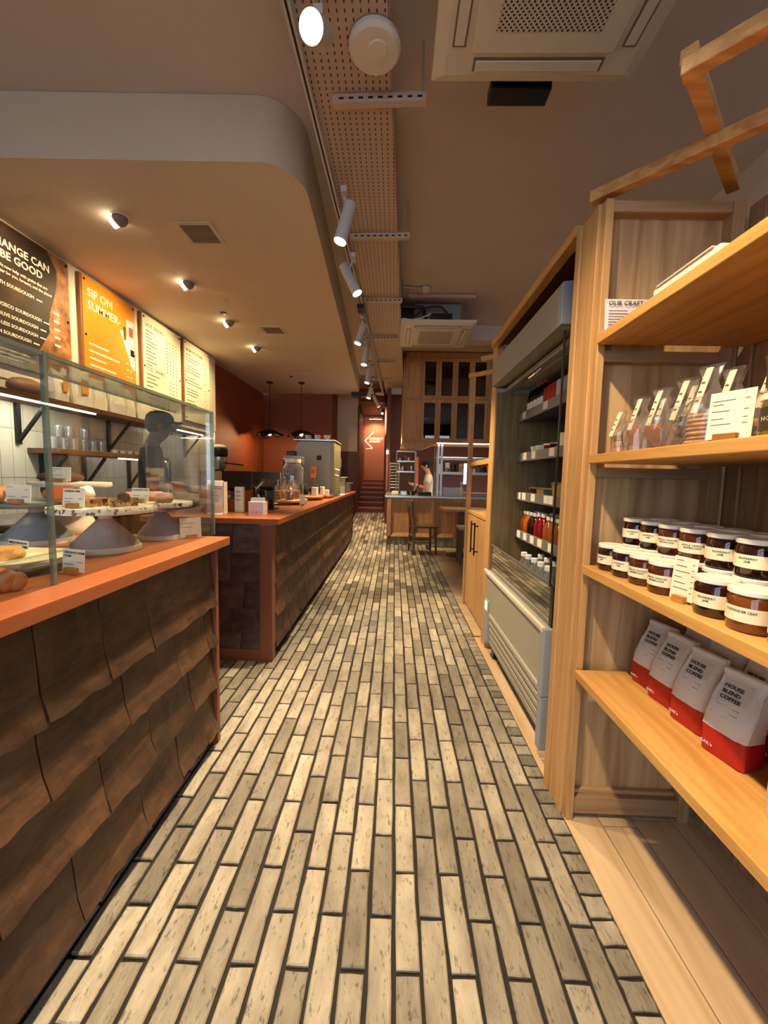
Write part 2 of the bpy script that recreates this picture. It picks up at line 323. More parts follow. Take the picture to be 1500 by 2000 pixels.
# ------------------------------------------------------------------ mesh helpers
WL = {}
class MB:
    def __init__(s): s.v = []; s.f = []
    def add(s, vs_, fs):
        n = len(s.v); s.v += [Vector(p) for p in vs_]; s.f += [tuple(i+n for i in f) for f in fs]; return s
    def box(s, x0, x1, y0, y1, z0, z1):
        return s.add([(x0, y0, z0), (x1, y0, z0), (x1, y1, z0), (x0, y1, z0), (x0, y0, z1), (x1, y0, z1), (x1, y1, z1), (x0, y1, z1)],
                     [(3, 2, 1, 0), (4, 5, 6, 7), (0, 1, 5, 4), (1, 2, 6, 5), (2, 3, 7, 6), (3, 0, 4, 7)])
    def quad(s, a, b, c, d): return s.add([a, b, c, d], [(0, 1, 2, 3)])
    def prism(s, poly, h, axis=2, base=0.0):
        """extrude a 2-D polygon along an axis from base to base+h"""
        def P(p, t):
            return {2: (p[0], p[1], t), 1: (p[0], t, p[1]), 0: (t, p[0], p[1])}[axis]
        n = len(poly)
        vs_ = [P(p, base) for p in poly] + [P(p, base+h) for p in poly]
        return s.add(vs_, [tuple(range(n-1, -1, -1)), tuple(range(n, 2*n))] + [(i, (i+1) % n, n+(i+1) % n, n+i) for i in range(n)])
    def tube(s, p0, p1, r0, r1=None, n=12, caps=True):
        r1 = r0 if r1 is None else r1
        p0 = Vector(p0); p1 = Vector(p1); d = (p1-p0).normalized()
        a = d.orthogonal().normalized(); b = d.cross(a)
        vs_ = []
        for p, r in ((p0, r0), (p1, r1)):
            for i in range(n):
                t = 2*math.pi*i/n; vs_.append(p + a*r*math.cos(t) + b*r*math.sin(t))
        fs = [(i, (i+1) % n, n+(i+1) % n, n+i) for i in range(n)]
        if caps: fs += [tuple(range(n-1, -1, -1)), tuple(range(n, 2*n))]
        return s.add(vs_, fs)
    def path(s, pts, r, n=8):
        for a, b in zip(pts[:-1], pts[1:]): s.tube(a, b, r, r, n)
        return s
    def bar(s, p0, p1, wx, wz):
        """square bar between two points"""
        p0 = Vector(p0); p1 = Vector(p1); d = (p1-p0).normalized()
        up = Vector((0, 0, 1)) if abs(d.z) < 0.95 else Vector((0, 1, 0))
        a = d.cross(up).normalized()*wx/2; b = a.cross(d).normalized()*wz/2
        vs_ = [p+q for p in (p0, p1) for q in (-a-b, a-b, a+b, -a+b)]
        return s.add(vs_, [(3, 2, 1, 0), (4, 5, 6, 7), (0, 1, 5, 4), (1, 2, 6, 5), (2, 3, 7, 6), (3, 0, 4, 7)])
    def lathe(s, prof, c=(0, 0, 0), n=24, wob=0.0, close=True, sx=1.0, sy=1.0):
        c = Vector(c); vs_ = []
        for r, z in prof:
            for i in range(n):
                t = 2*math.pi*i/n; k = 1 + (random.uniform(-wob, wob) if wob else 0)
                vs_.append(c + Vector((r*k*sx*math.cos(t), r*k*sy*math.sin(t), z)))
        fs = []
        for j in range(len(prof)-1):
            for i in range(n):
                fs.append((j*n+i, j*n+(i+1) % n, (j+1)*n+(i+1) % n, (j+1)*n+i))
        if close:
            fs += [tuple(range(n-1, -1, -1)), tuple(range((len(prof)-1)*n, len(prof)*n))]
        return s.add(vs_, fs)
    def blob(s, c, rx, ry, rz, n=14, m=9, wob=0.0, flat=0.0):
        prof = []
        c = Vector(c); vs_ = []
        for j in range(m+1):
            ph = math.pi*(j/m-0.5)
            for i in range(n):
                t = 2*math.pi*i/n; k = 1+random.uniform(-wob, wob)
                z = math.sin(ph)*rz*k
                if flat and z < -rz*flat: z = -rz*flat
                vs_.append(c+Vector((math.cos(ph)*rx*k*math.cos(t), math.cos(ph)*ry*k*math.sin(t), z)))
        fs = [(j*n+i, j*n+(i+1) % n, (j+1)*n+(i+1) % n, (j+1)*n+i) for j in range(m) for i in range(n)]
        return s.add(vs_, fs)
    def rot(s, ang, c=(0, 0, 0), axis='Z'):
        q = Matrix.Rotation(ang, 3, axis); c = Vector(c)
        s.v = [c + q @ (v-c) for v in s.v]; return s
    def move(s, d):
        d = Vector(d); s.v = [v+d for v in s.v]; return s
    def base(s):
        xs = [v.x for v in s.v]; ys = [v.y for v in s.v]; zs = [v.z for v in s.v]
        return Vector(((min(xs)+max(xs))/2, (min(ys)+max(ys))/2, min(zs)))
    def build(s, name, m, parent=None, smooth=False, bev=0.0, loc=None):
        if parent is not None: org = WL[parent.name]
        else: org = Vector(loc) if loc is not None else s.base()
        me = bpy.data.meshes.new(name); me.from_pydata([tuple(v-org) for v in s.v], [], s.f); me.validate()
        me.materials.append(M[m])
        if smooth:
            for p in me.polygons: p.use_smooth = True
        o = bpy.data.objects.new(name, me); COL.objects.link(o)
        if parent is not None: o.parent = parent
        else: o.location = org
        WL[o.name] = org.copy()
        if bev > 0:
            b = o.modifiers.new('bevel', 'BEVEL'); b.width = bev; b.segments = 2; b.limit_method = 'ANGLE'
        if smooth and smooth != 'all':
            try:
                me.set_sharp_from_angle(angle=R(38))
            except Exception:
                pass
        return o
def tag(o, label, cat, group=None):
    o['label'] = label; o['category'] = cat
    if group: o['group'] = group
    return o
def struct(o, label=None):
    o['kind'] = 'structure'
    if label: o['label'] = label
    return o
def thing(name, loc, label, cat, group=None, rz=0.0):
    o = bpy.data.objects.new(name, None); COL.objects.link(o); o.location = loc; o.rotation_euler = (0, 0, rz)
    o.empty_display_size = 0.05
    WL[o.name] = Vector(loc)
    return tag(o, label, cat, group)
def copy_tree(o, parent=None):
    c = o.copy(); COL.objects.link(c); c.parent = parent
    for ch in list(o.children): copy_tree(ch, c)
    return c
def place(proto, used, loc, rz, label, group):
    """first use moves the prototype itself, later uses copy it with its parts"""
    o = proto if not used else copy_tree(proto)
    o.location = loc; o.rotation_euler = (0, 0, rz); WL[o.name] = Vector(loc)
    o['label'] = label
    if group: o['group'] = group
    return o
def text(name, body, loc, size, m, parent, normal='-Y', align='LEFT', shear=0.0, space=1.0, bold=0.0, line=1.0):
    """flat lettering facing NORMAL"""
    cu = bpy.data.curves.new(name, 'FONT'); cu.body = body; cu.size = size; cu.align_x = align; cu.shear = shear
    cu.space_character = space; cu.offset = bold; cu.space_line = line; cu.extrude = 0.0004; cu.resolution_u = 2
    t = bpy.data.objects.new(name+'_curve', cu)
    me = bpy.data.meshes.new_from_object(t); me.name = name
    bpy.data.objects.remove(t); bpy.data.curves.remove(cu)
    me.materials.clear(); me.materials.append(M[m])
    o = bpy.data.objects.new(name, me); COL.objects.link(o); o.parent = parent
    o.location = Vector(loc) - WL[parent.name]
    rot = {'-Y': (R(90), 0, 0), '+X': (R(90), 0, R(90)), '-X': (R(90), 0, R(-90)), '+Y': (R(90), 0, R(180))}
    o.rotation_euler = normal if not isinstance(normal, str) else rot[normal]
    WL[o.name] = Vector(loc)
    return o

# ================================================================== STRUCTURE
CEIL = 3.45; SOF = 3.083; WX = -2.97; RX = 2.4; RY0, RSL = 6.8, 0.10     # ceiling, soffit, left wall, right wall, ramp
def fz(y): return max(0.0, min((y-RY0)*RSL, 0.34))
# ---- floor base (dark grout bed) with ramp
b = MB()
ys = [-2.3, RY0, 10.2]
for y0, y1 in zip(ys[:-1], ys[1:]):
    b.quad((-3.2, y0, fz(y0)-0.006), (0.665, y0, fz(y0)-0.006), (0.665, y1, fz(y1)-0.006), (-3.2, y1, fz(y1)-0.006))
floor = struct(b.build('floor', 'grout', loc=(0, 0, 0)))
# brick paving, running bond; the 300 that show largest are single parts
PX, PY, TW, TL = 0.0704, 0.26, 0.0595, 0.2495
def brick_mesh(wd, ln, h, seed, name):
    rnd = random.Random(seed); b = MB(); e = 0.0035
    def j(): return rnd.uniform(-0.0018, 0.0018)
    bot = [(-wd/2+j(), -ln/2+j()), (0, -ln/2+j()), (wd/2+j(), -ln/2+j()), (wd/2+j(), -ln/6), (wd/2+j(), ln/6), (wd/2+j(), ln/2+j()), (0, ln/2+j()), (-wd/2+j(), ln/2+j()), (-wd/2+j(), ln/6), (-wd/2+j(), -ln/6)]
    n = len(bot)
    top = [(x*(1-2*e/wd), y*(1-2*e/ln)) for x, y in bot]
    vs_ = [(x, y, -0.005) for x, y in bot] + [(x, y, h-0.003) for x, y in bot] + [(x, y, h) for x, y in top]
    fs = [(k*n+i, k*n+(i+1) % n, (k+1)*n+(i+1) % n, (k+1)*n+i) for k in range(2) for i in range(n)] + [tuple(range(2*n, 3*n))]
    b.add(vs_, fs)
    me = bpy.data.meshes.new(name); me.from_pydata([tuple(v) for v in b.v], [], b.f); me.materials.append(M['brick_tile']); return me
BR = [brick_mesh(TW, TL, 0.004, k, 'paving_brick') for k in range(8)]
SO = [brick_mesh(0.062, 0.058, 0.004, 50+k, 'border_brick') for k in range(5)]
cells = []
ncol = 19
for c in range(-11, ncol):
    x = 0.593 - PX*(ncol - c) + PX/2
    for r_ in range(-3, 40):
        y = 0.388 + PY*r_ + (PY/2 if c % 2 else 0)
        if y > 10.15: continue
        left = -0.885 if (y < 1.70 or 2.62 < y < 7.75) else (-1.45 if y < 2.6 else -0.93)
        if y > 7.9: left = -0.93
        right = 0.593 if y < 7.15 else -0.13
        if x < left or x > right: continue
        cells.append((y, x))
cells = [c for c in cells if c[0] > 0.45]
cells.sort()
far = MB()
for k, (y, x) in enumerate(cells):
    if k < 296:
        o = bpy.data.objects.new('brick', random.choice(BR)); COL.objects.link(o); o.parent = floor
        o.location = (x, y, 0); o.rotation_euler = (random.uniform(-0.006, 0.006), random.uniform(-0.01, 0.01), random.uniform(-0.006, 0.006))
    else:
        z0, z1 = fz(y-TL/2), fz(y+TL/2)
        far.add([(x-TW/2, y-TL/2, z0-0.004), (x+TW/2, y-TL/2, z0-0.004), (x+TW/2, y+TL/2, z1-0.004), (x-TW/2, y+TL/2, z1-0.004),
                 (x-TW/2, y-TL/2, z0+0.003), (x+TW/2, y-TL/2, z0+0.003), (x+TW/2, y+TL/2, z1+0.003), (x-TW/2, y+TL/2, z1+0.003)],
                [(4, 5, 6, 7), (0, 1, 5, 4), (1, 2, 6, 5), (2, 3, 7, 6), (3, 0, 4, 7)])
def far_mat():
    m, nt, b_ = new_mat('brick_far_varied'); N = nt.nodes; L = nt.links
    g = N.new('ShaderNodeNewGeometry'); mr = N.new('ShaderNodeValToRGB'); e = mr.color_ramp.elements
    e[0].color = (*srgb((88, 79, 64)), 1); e[1].color = (*srgb((178, 165, 140)), 1)
    L.new(g.outputs['Random Per Island'], mr.inputs[0]); L.new(mr.outputs[0], b_.inputs['Base Color']); b_.inputs['Roughness'].default_value = 0.55
far_mat()
fo = far.build('far_brick_paving', 'brick_far_varied', floor); fo['kind'] = 'stuff'
y = 0.48
while y < 4.05:
    o = bpy.data.objects.new('border_brick', random.choice(SO)); COL.objects.link(o); o.parent = floor
    o.location = (0.628, y, 0); o.rotation_euler = (0, 0, random.uniform(-0.02, 0.02)); y += 0.068
fb = MB()
while y < 7.1:
    fb.box(0.597, 0.659, y-0.029, y+0.029, -0.004, 0.003); y += 0.068
fbo = fb.build('far_border_paving', 'brick_far_varied', floor); fbo['kind'] = 'stuff'
# timber boards on the right, running with the aisle
wf = MB(); wf.box(0.663, 2.6, -2.3, 3.2, -0.03, -0.012); wfo = struct(wf.build('floor_timber', 'walnut', loc=(1.5, 0.5, -0.03)))
for k, (x0, x1) in enumerate([(0.664, 0.79), (0.792, 0.915), (0.917, 1.06), (1.062, 1.21), (1.212, 1.36), (1.362, 1.51), (1.512, 1.66), (1.662, 2.0), (2.002, 2.4)]):
    for y0, y1 in ((-2.3, 0.1 + 0.2*(k % 3)), (0.102 + 0.2*(k % 3), 1.41 - (0.035 if k == 1 else 0)), (1.412 - (0.035 if k == 1 else 0), 3.1)):
        MB().box(x0, x1-0.0015, y0, y1-0.0015, -0.012, 0.001).build('plank', 'floor_board', wfo, bev=0.0012)
# square stone tiles of the seating corner
sf = MB(); sf.box(0.664, 2.6, 3.1, 7.3, -0.03, -0.006); sfo = struct(sf.build('floor_stone', 'grout', loc=(1.6, 5.2, -0.03)))
tile_me = None
for i in range(7):
    for k in range(13):
        x = 0.665 + 0.25*i; yy_ = 3.12 + 0.32*k
        if tile_me is None:
            t = MB().box(x+0.003, x+0.247, yy_+0.003, yy_+0.317, -0.006, 0.002).build('stone_slab', 'stone_tile', sfo); tile_me = t.data; tx, ty = x, yy_
        else:
            t = bpy.data.objects.new('stone_slab', tile_me); COL.objects.link(t); t.parent = sfo; t.location = (x-tx, yy_-ty, 0)
# ---- ceiling
b = MB(); b.quad((-3.2, -2.3, CEIL), (-3.2, 10.4, CEIL), (2.6, 10.4, CEIL), (2.6, -2.3, CEIL)); struct(b.build('ceiling', 'plaster', loc=(0, 0, CEIL)))
b = MB(); b.box(0.15, 2.45, 5.98, 6.2, 3.24, CEIL-0.001); struct(b.build('trim_1', 'plaster'), 'plaster beam across the ceiling behind the far air conditioner')
# dropped soffit over the counters, rounded near corner
poly = [(WX-0.02, 2.475), (-0.87, 2.512)]
for k in range(1, 25):
    t = R(90)*k/24; poly.append((-0.87 + 0.257*math.sin(t), 2.512 + 0.285*(1-math.cos(t))))
poly += [(-0.627, 3.296), (-0.66, 4.167), (-0.722, 6.043), (-0.825, 9.2), (WX-0.2, 9.2)]
so = MB().prism(poly, CEIL-SOF-0.002, 2, SOF).build('ceiling_soffit', 'plaster_soffit', smooth=True); struct(so)
# ---- walls
b = MB(); b.box(WX-0.12, WX, -2.3, 6.60, 0, CEIL); wl = struct(b.build('wall_left', 'tile_grout', loc=(WX, 2, 0)))
b = MB(); b.box(WX, WX+0.02, 0.0, 6.60, 1.93, SOF); b.build('upper_panel', 'white_panel', wl)
tme = None
for c in range(46):                                        # stacked upright wall tiles
    for r_ in range(4):
        yy_ = 1.95 + 0.101*c; zz_ = 0.42 + 0.38*r_
        if zz_ < 0.7: continue
        if tme is None:
            t = MB().box(WX, WX+0.009, yy_+0.0015, yy_+0.0995, zz_+0.0015, zz_+0.3785).build('wall_tile', 'wall_tile', wl, bev=0.002); tme = t; t0 = (yy_, zz_)
        else:
            t = tme.copy(); COL.objects.link(t); t.location = (0, yy_-t0[0], zz_-t0[1])
b = MB(); b.box(WX-0.2, WX-0.08, 6.60, 9.35, 0, SOF); b.box(WX-0.2, WX, 6.60, 6.63, 0, SOF); struct(b.build('wall_left_far', 'burnt_orange'))
b = MB(); b.box(WX-0.2, -1.459, 9.32, 9.42, 0, SOF+0.2); b.box(-1.56, -1.459, 9.42, 10.15, 0, CEIL); struct(b.build('wall_back', 'burnt_orange'))
b = MB(); b.box(-1.56, -0.935, 10.15, 10.25, 1.87, CEIL); struct(b.build('wall_bulkhead', 'plaster_soffit'))
wp = MB().box(-1.56, -0.935, 10.16, 10.25, 0, 1.868).build('wall_panelled', 'dark_red_panel'); struct(wp)
for x0, x1 in ((-1.5, -1.27), (-1.22, -0.99)):
    MB().box(x0, x1, 10.145, 10.16, 0.45, 1.78).build('raised_panel', 'dark_red_panel', wp, bev=0.006)
b = MB(); b.box(-1.03, -0.935, 10.25, 12.45, 0, CEIL); struct(b.build('wall_stair_left', 'dark_red_panel'))
b = MB(); b.box(-0.27, -0.18, 10.25, 12.45, 0, CEIL); struct(b.build('wall_stair_right', 'dark_red_panel'))
ws = MB().box(-0.935, -0.27, 12.40, 12.5, 0.9, CEIL).build('wall_stair_end', 'burnt_orange'); struct(ws)
b = MB(); b.quad((-1.1, 10.35, 3.12), (-0.15, 10.35, 3.12), (-0.15, 12.5, 3.05), (-1.1, 12.5, 3.05)); b.box(-1.1, -0.15, 10.25, 10.36, 3.12, CEIL); struct(b.build('ceiling_stair', 'burnt_orange', loc=(-0.6, 11, 3.1)))
b = MB(); b.box(-0.945, -0.905, 10.12, 10.2, 0.3, 3.0); struct(b.build('trim_2', 'dark_red_panel'), 'dark red timber edge beside the stair opening')
# arrow and words painted on the stair wall
YS = 12.395
def stroke(mb, p, q, wd):
    mb.bar((p[0], YS, p[1]), (q[0], YS, q[1]), 0.004, wd)
b = MB(); stroke(b, (-0.655, 2.62), (-0.925, 2.345), 0.03); stroke(b, (-0.925, 2.345), (-0.69, 2.12), 0.03); stroke(b, (-0.69, 2.11), (-0.90, 2.10), 0.018)
arrow = tag(b.build('painted_arrow', 'white_ink'), 'pale chevron arrow outlined on the orange wall above the stairs', 'wall sign')
lt = thing('wall_lettering', (-0.80, YS-0.002, 2.30), 'pale CURIOSITY AWAITS lettering on the orange wall above the stairs', 'wall sign')
text('words', 'CURIOSITY\nAWAITS*', (-0.80, YS-0.002, 2.38), 0.086, 'white_ink', lt, '-Y', bold=0.002)
# steps
for k in range(7):
    st = MB().box(-0.935, -0.27, 10.2+0.3*k, 12.4, 0.0 if k == 0 else 0.34+0.12*k, 0.34+0.12*(k+1)-0.025).build('floor_step', 'stair_wood'); struct(st)
    MB().box(-0.935, -0.27, 10.18+0.3*k, 10.2+0.3*(k+1), 0.34+0.12*(k+1)-0.025, 0.34+0.12*(k+1)).build('nosing', 'stair_nosing', st)
b = MB(); b.path([(-0.93, 10.17, 0.36), (-0.93, 10.17, 1.05)], 0.012); tag(b.build('newel_post', 'stair_nosing'), 'thin pale post at the left foot of the stairs', 'post')
# right wall, kitchen walls, shopfront behind the camera
b = MB(); b.box(RX, RX+0.1, -2.3, 9.9, 0, CEIL); struct(b.build('wall_right', 'plaster'))
b = MB(); b.box(-0.18, RX, 9.8, 9.9, 0, CEIL); struct(b.build('wall_kitchen', 'kitchen_wall'))
b = MB(); b.box(-0.2, -0.11, 9.0, 10.25, 0, CEIL); struct(b.build('wall_kitchen_return', 'dark_red_panel'))
b = MB(); b.box(-3.2, 2.5, -2.4, -2.3, 0, 0.35); b.box(-3.2, 2.5, -2.4, -2.3, 3.0, CEIL); b.box(-3.2, -2.9, -2.4, -2.3, 0, CEIL); b.box(2.3, 2.5, -2.4, -2.3, 0, CEIL)
struct(b.build('wall_shopfront', 'dark_red_panel'))
wn = MB()
for x in (-2.9, -1.5, -0.1, 1.2, 2.27): wn.box(x-0.03, x+0.03, -2.39, -2.33, 0.35, 3.0)
wn.box(-2.9, 2.3, -2.39, -2.33, 2.35, 2.41); wo = struct(wn.build('window_1', 'dark_red_panel'))
MB().box(-2.9, 2.3, -2.365, -2.36, 0.35, 3.0).build('pane', 'sheet_glass', wo)
b = MB(); b.quad((-14, -12, -0.05), (14, -12, -0.05), (14, -2.4, -0.05), (-14, -2.4, -0.05)); struct(b.build('floor_street', 'street_paving'))

# ================================================================== LEFT: NEAR COUNTER
def shingle(name, parent, u0, u1, zt, zb, face, seed, thick=0.016, out=0.038):
    """one hung slate; FACE maps (along, outward, z) to world"""
    rnd = random.Random(seed); n = max(4, int((u1-u0)/0.035)); b = MB(); j = lambda a: rnd.uniform(-a, a)
    g = 0.002; vs_ = []; bulge = rnd.uniform(-0.006, 0.006); tw = rnd.uniform(-0.006, 0.006)
    rows = [(0.0, 0.004), (0.35, 0.012), (0.7, 0.02), (1.0, out)]
    for layer in (0, 1):
        for fr, o_ in rows:
            for i in range(n+1):
                t = i/n; u = u0+g + (u1-u0-2*g)*t + (j(0.002) if 0 < i < n else 0)
                z = zt + (zb-zt)*fr + (j(0.006) if fr == 1.0 else 0) + (tw*(t-0.5) if fr == 1.0 else 0)
                o2 = o_ + bulge*math.sin(math.pi*t)*fr + (j(0.0022) if layer else 0)
                vs_.append(face(u, o2 if layer else max(0.001, o2-thick), z))
    m = n+1; q = len(rows)*m; fs = []
    for r_ in range(len(rows)-1):
        for i in range(n):
            a = r_*m+i
            fs.append((q+a, q+a+1, q+a+m+1, q+a+m)); fs.append((a+m, a+m+1, a+1, a))
    for i in range(n):
        a = (len(rows)-1)*m+i; fs.append((a, a+1, q+a+1, q+a)); fs.append((i+1, i, q+i, q+i+1))
    for r_ in range(len(rows)-1):
        a = r_*m; fs.append((a, a+m, q+a+m, q+a)); a = r_*m+n; fs.append((a+m, a, q+a, q+a+m))
    b.add(vs_, fs)
    return b.build(name, 'slate', parent)
def hang(parent, u_lo, u_hi, rows, face, wmin, wmax, seed):
    rnd = random.Random(seed)
    for k, (zt, zb) in enumerate(rows):
        u = u_lo - (rnd.uniform(0, wmin) if k % 2 else 0); u = max(u, u_lo)
        first = True
        while u < u_hi - 0.03:
            wd = rnd.uniform(wmin, wmax)*(0.55 if first and k % 2 else 1); first = False
            v = min(u+wd, u_hi)
            if u_hi - v < 0.06: v = u_hi
            shingle('slate_shingle', parent, u, v, zt, zb, face, rnd.random()*1e6)
            u = v
ROWS = [(0.925, 0.665), (0.675, 0.485), (0.495, 0.285), (0.295, 0.075)]
nc = thing('display_counter', (-1.2, 0.7, 0), 'near counter clad in brown slate shingles with glass cake case on top', 'counter')
MB().box(-1.70, -0.815, -0.6, 1.735, 0.075, 0.925).build('carcass', 'dark_red_panel', nc); MB().box(-1.68, -0.865, -0.6, 1.735, 0.0, 0.075).build('toe_kick', 'black_matte', nc)
MB().box(-1.74, -0.745, -0.6, 1.80, 0.925, 0.962).build('worktop', 'orange_laminate', nc, bev=0.003)
MB().box(-0.86, -0.785, 1.735, 1.762, 0.0, 0.925).build('end_post', 'orange_post', nc, bev=0.002)
hang(nc, -0.5, 1.735, ROWS, lambda u, o, z: (-0.815+o, u, z), 0.19, 0.34, 11)
# ---- FAR COUNTER
fc = thing('service_counter', (-1.2, 5.1, 0), 'long far counter clad in slate shingles carrying the coffee machine', 'counter')
MB().box(-1.62, -0.81, 2.60, 7.72, 0.07, 0.925).build('carcass', 'dark_red_panel', fc); MB().box(-1.60, -0.855, 2.61, 7.70, 0.0, 0.07).build('toe_kick', 'black_matte', fc)
MB().box(-1.66, -0.74, 2.56, 7.78, 0.925, 0.962).build('worktop', 'orange_laminate', fc, bev=0.003)
MB().box(-0.865, -0.783, 2.553, 2.63, 0.0, 0.925).build('corner_post', 'orange_post', fc, bev=0.003)
MB().box(-1.62, -0.865, 2.56, 2.60, 0.0, 0.085).build('plinth', 'orange_post', fc, bev=0.003)
MB().box(-0.81, -0.785, 7.70, 7.74, 0.0, 0.925).build('end_post', 'dark_red_panel', fc)
R2 = [(0.925, 0.735), (0.745, 0.545), (0.555, 0.36), (0.37, 0.20), (0.21, 0.085)]
hang(fc, 2.63, 7.70, ROWS, lambda u, o, z: (-0.81+o, u, z), 0.13, 0.24, 21)
hang(fc, -1.62, -0.865, R2, lambda u, o, z: (u, 2.60-o, z), 0.13, 0.19, 31)

# ================================================================== ON THE NEAR COUNTER
CT = 0.962
gc = thing('glass_display_case', (-1.0, 0.9, CT), 'frameless glass guard standing along the near counter edge', 'display case')
def pane(x0, x1, y0, y1, z0, z1, nm='glass_pane'):
    return MB().box(x0, x1, y0, y1, z0, z1).build(nm, 'sheet_glass', gc)
pane(-0.848, -0.840, 0.968, 1.842, CT, 1.52)
pane(-0.848, -0.840, -0.55, 0.955, CT, 1.52)
pane(-1.01, -0.840, 0.968, 1.842, 1.52, 1.528, 'top_pane')
pane(-1.01, -0.840, -0.55, 0.955, 1.52, 1.528, 'top_pane')
pl = [(-1.155, CT), (-0.848, CT), (-0.848, 1.52), (-1.125, 1.52), (-1.146, 1.513), (-1.155, 1.49)]
MB().prism(pl, 0.008, 1, 1.842).build('end_pane', 'end_glass', gc)
for nm, bx_ in (('edge_strip', (-0.849, -0.839, 0.956, 0.967, CT, 1.53)), ('edge_strip', (-0.851, -0.837, 1.841, 1.852, CT, 1.53)),
                ('edge_strip', (-0.850, -0.839, 0.969, 1.85, 1.519, 1.529)), ('edge_strip', (-0.850, -0.839, -0.55, 0.954, 1.519, 1.529)), ('edge_strip', (-1.013, -1.008, -0.55, 1.85, 1.520, 1.528))):
    MB().box(*bx_).build(nm, 'case_edge', gc)

def cake_stand(loc, rb, hc, rp, label, mc, mp, rim=True):
    t = thing('cake_stand', loc, label, 'cake stand', 'cake stands in the glass case')
    x, y, z = loc
    MB().lathe([(rb*0.98, 0.0), (rb, 0.006), (rb*0.93, 0.03), (rb*0.30, hc*0.93), (rb*0.24, hc), (0.02, hc+0.004)], (x, y, z), 32).build('cone_base', mc, t, smooth=True)
    if rim: MB().lathe([(rb*1.002, 0.0005), (rb*1.012, 0.006), (rb*0.985, 0.019), (rb*0.95, 0.021)], (x, y, z), 32, close=False).build('foot_rim', 'stone_cream', t, smooth=True)
    MB().lathe([(rb*0.20, hc), (rb*0.20, hc+0.028)], (x, y, z), 20).build('neck', 'stone_pink', t, smooth=True)
    MB().lathe([(rp*0.99, hc+0.028), (rp, hc+0.034), (rp, hc+0.044), (rp*0.99, hc+0.048)], (x, y, z), 48, wob=0.006).build('plate', mp, t, smooth=True)
    return z+hc+0.048
zA = cake_stand((-1.045, 1.42, CT), 0.112, 0.112, 0.168, 'grey cone cake stand with speckled white plate holding the granola bars', 'stone_grey', 'terrazzo_white')
zB = cake_stand((-1.01, 1.712, CT), 0.096, 0.112, 0.124, 'grey cone cake stand with pale plate holding the pink iced cakes', 'stone_grey', 'terrazzo_white')
zC = cake_stand((-1.40, 1.53, CT), 0.118, 0.118, 0.18, 'grey cone cake stand with dark green stone plate and brown bun', 'stone_grey', 'marble_green')
zD = cake_stand((-1.58, 1.30, CT), 0.10, 0.205, 0.17, 'tall cream cone cake stand at the far left with pale plate', 'stone_cream', 'stone_cream', False)
zE = cake_stand((-1.475, 1.80, CT), 0.10, 0.185, 0.155, 'tall cream cone cake stand carrying the dark chocolate loaf', 'stone_cream', 'stone_cream', False)

def card(loc, rz, wd, ht, label, lines=(), paper='paper', ink='ink', group='price cards in the glass case', holder='card_block', cat='price card', size=None, tilt=0.08, bars=()):
    """price card stuck in a small wooden block, facing local -Y"""
    t = thing('price_card', loc, label, cat, group)
    L0 = Vector(loc)
    b = MB().box(-wd*0.26, wd*0.26, -0.012, 0.012, 0, 0.017); b.move(L0); b.build('wooden_holder', holder, t, bev=0.0015)
    b = MB().box(-wd/2, wd/2, -0.0006, 0.0006, 0.006, ht+0.006); b.rot(-tilt, (0, 0, 0.006), 'X'); b.move(L0); b.build('card', paper, t)
    s = size or ht*0.17; k = 0
    for i, ln in enumerate(lines):
        o = text('lettering', ln, (L0.x-wd*0.44, L0.y-0.0016+(ht*0.80-i*s*1.15)*tilt, L0.z+ht*0.80-i*s*1.15+0.006), s, ink, t, (R(90)-tilt, 0, 0)); k = i+1
    for (u, v, l) in bars:
        z = ht*v+0.006
        b = MB().box(wd*(u-0.5), wd*(u-0.5+l), -0.0014+z*tilt, -0.0009+z*tilt, z, z+min(ht*0.035, .0019)); b.move(L0); b.build('print_line', 'ink_grey', t)
    t.rotation_euler = (0, 0, rz)
    return t
BARS = ((0.06, 0.42, 0.4), (0.06, 0.25, 0.3), (0.7, 0.42, 0.22))
card((-0.888, 1.075, CT), R(-18), 0.088, 0.062, 'white chocolate chunk cookie card beside the glass corner post', ['CHOCOLATE CHUNK', 'COOKIE'], size=0.0085, bars=((0.06, 0.3, 0.45), (0.66, 0.42, 0.28)))
card((-1.18, 1.215, CT), R(-20), 0.105, 0.058, 'white hazelnut cookie card standing behind the cookie pan', ['BARLEY CHOCOLATE', '& HAZELNUT COOKIE'], size=0.0095, bars=((0.06, 0.3, 0.4), (0.62, 0.42, 0.3)))
card((-1.07, 1.31, zA), R(-8), 0.085, 0.06, 'white granola bar card on the speckled plate', ['GRANOLA BAR'], size=0.009, bars=BARS)
card((-1.03, 1.60, zB), R(-8), 0.078, 0.055, 'white card in front of the pink iced cakes', ['SPICED RING CAKE'], size=0.008, bars=BARS)
card((-1.31, 1.36, zC), R(-14), 0.125, 0.06, 'wide cream card with a round stamp beside the brown bun', [], bars=((0.06, 0.85, 0.28), (0.06, 0.3, 0.35), (0.66, 0.3, 0.25), (0.78, 0.72, 0.10)))
card((-1.245, 1.46, zC), R(-4), 0.105, 0.058, 'plain orange card on the dark green plate', [], paper='orange_card')
card((-1.50, 1.22, zD), R(-20), 0.12, 0.052, 'white card on the tall stand at the far left', [], bars=BARS)
card((-1.445, 1.70, zE), R(-10), 0.115, 0.06, 'white card leaning on the dark chocolate loaf', [], bars=((0.06, 0.85, 0.5), (0.06, 0.72, 0.25), (0.06, 0.4, 0.55)))
card((-0.885, 1.72, CT), R(48), 0.09, 0.085, 'pale card seen edge on at the far end of the glass case', [], bars=((0.1, 0.7, 0.6), (0.1, 0.5, 0.5)))
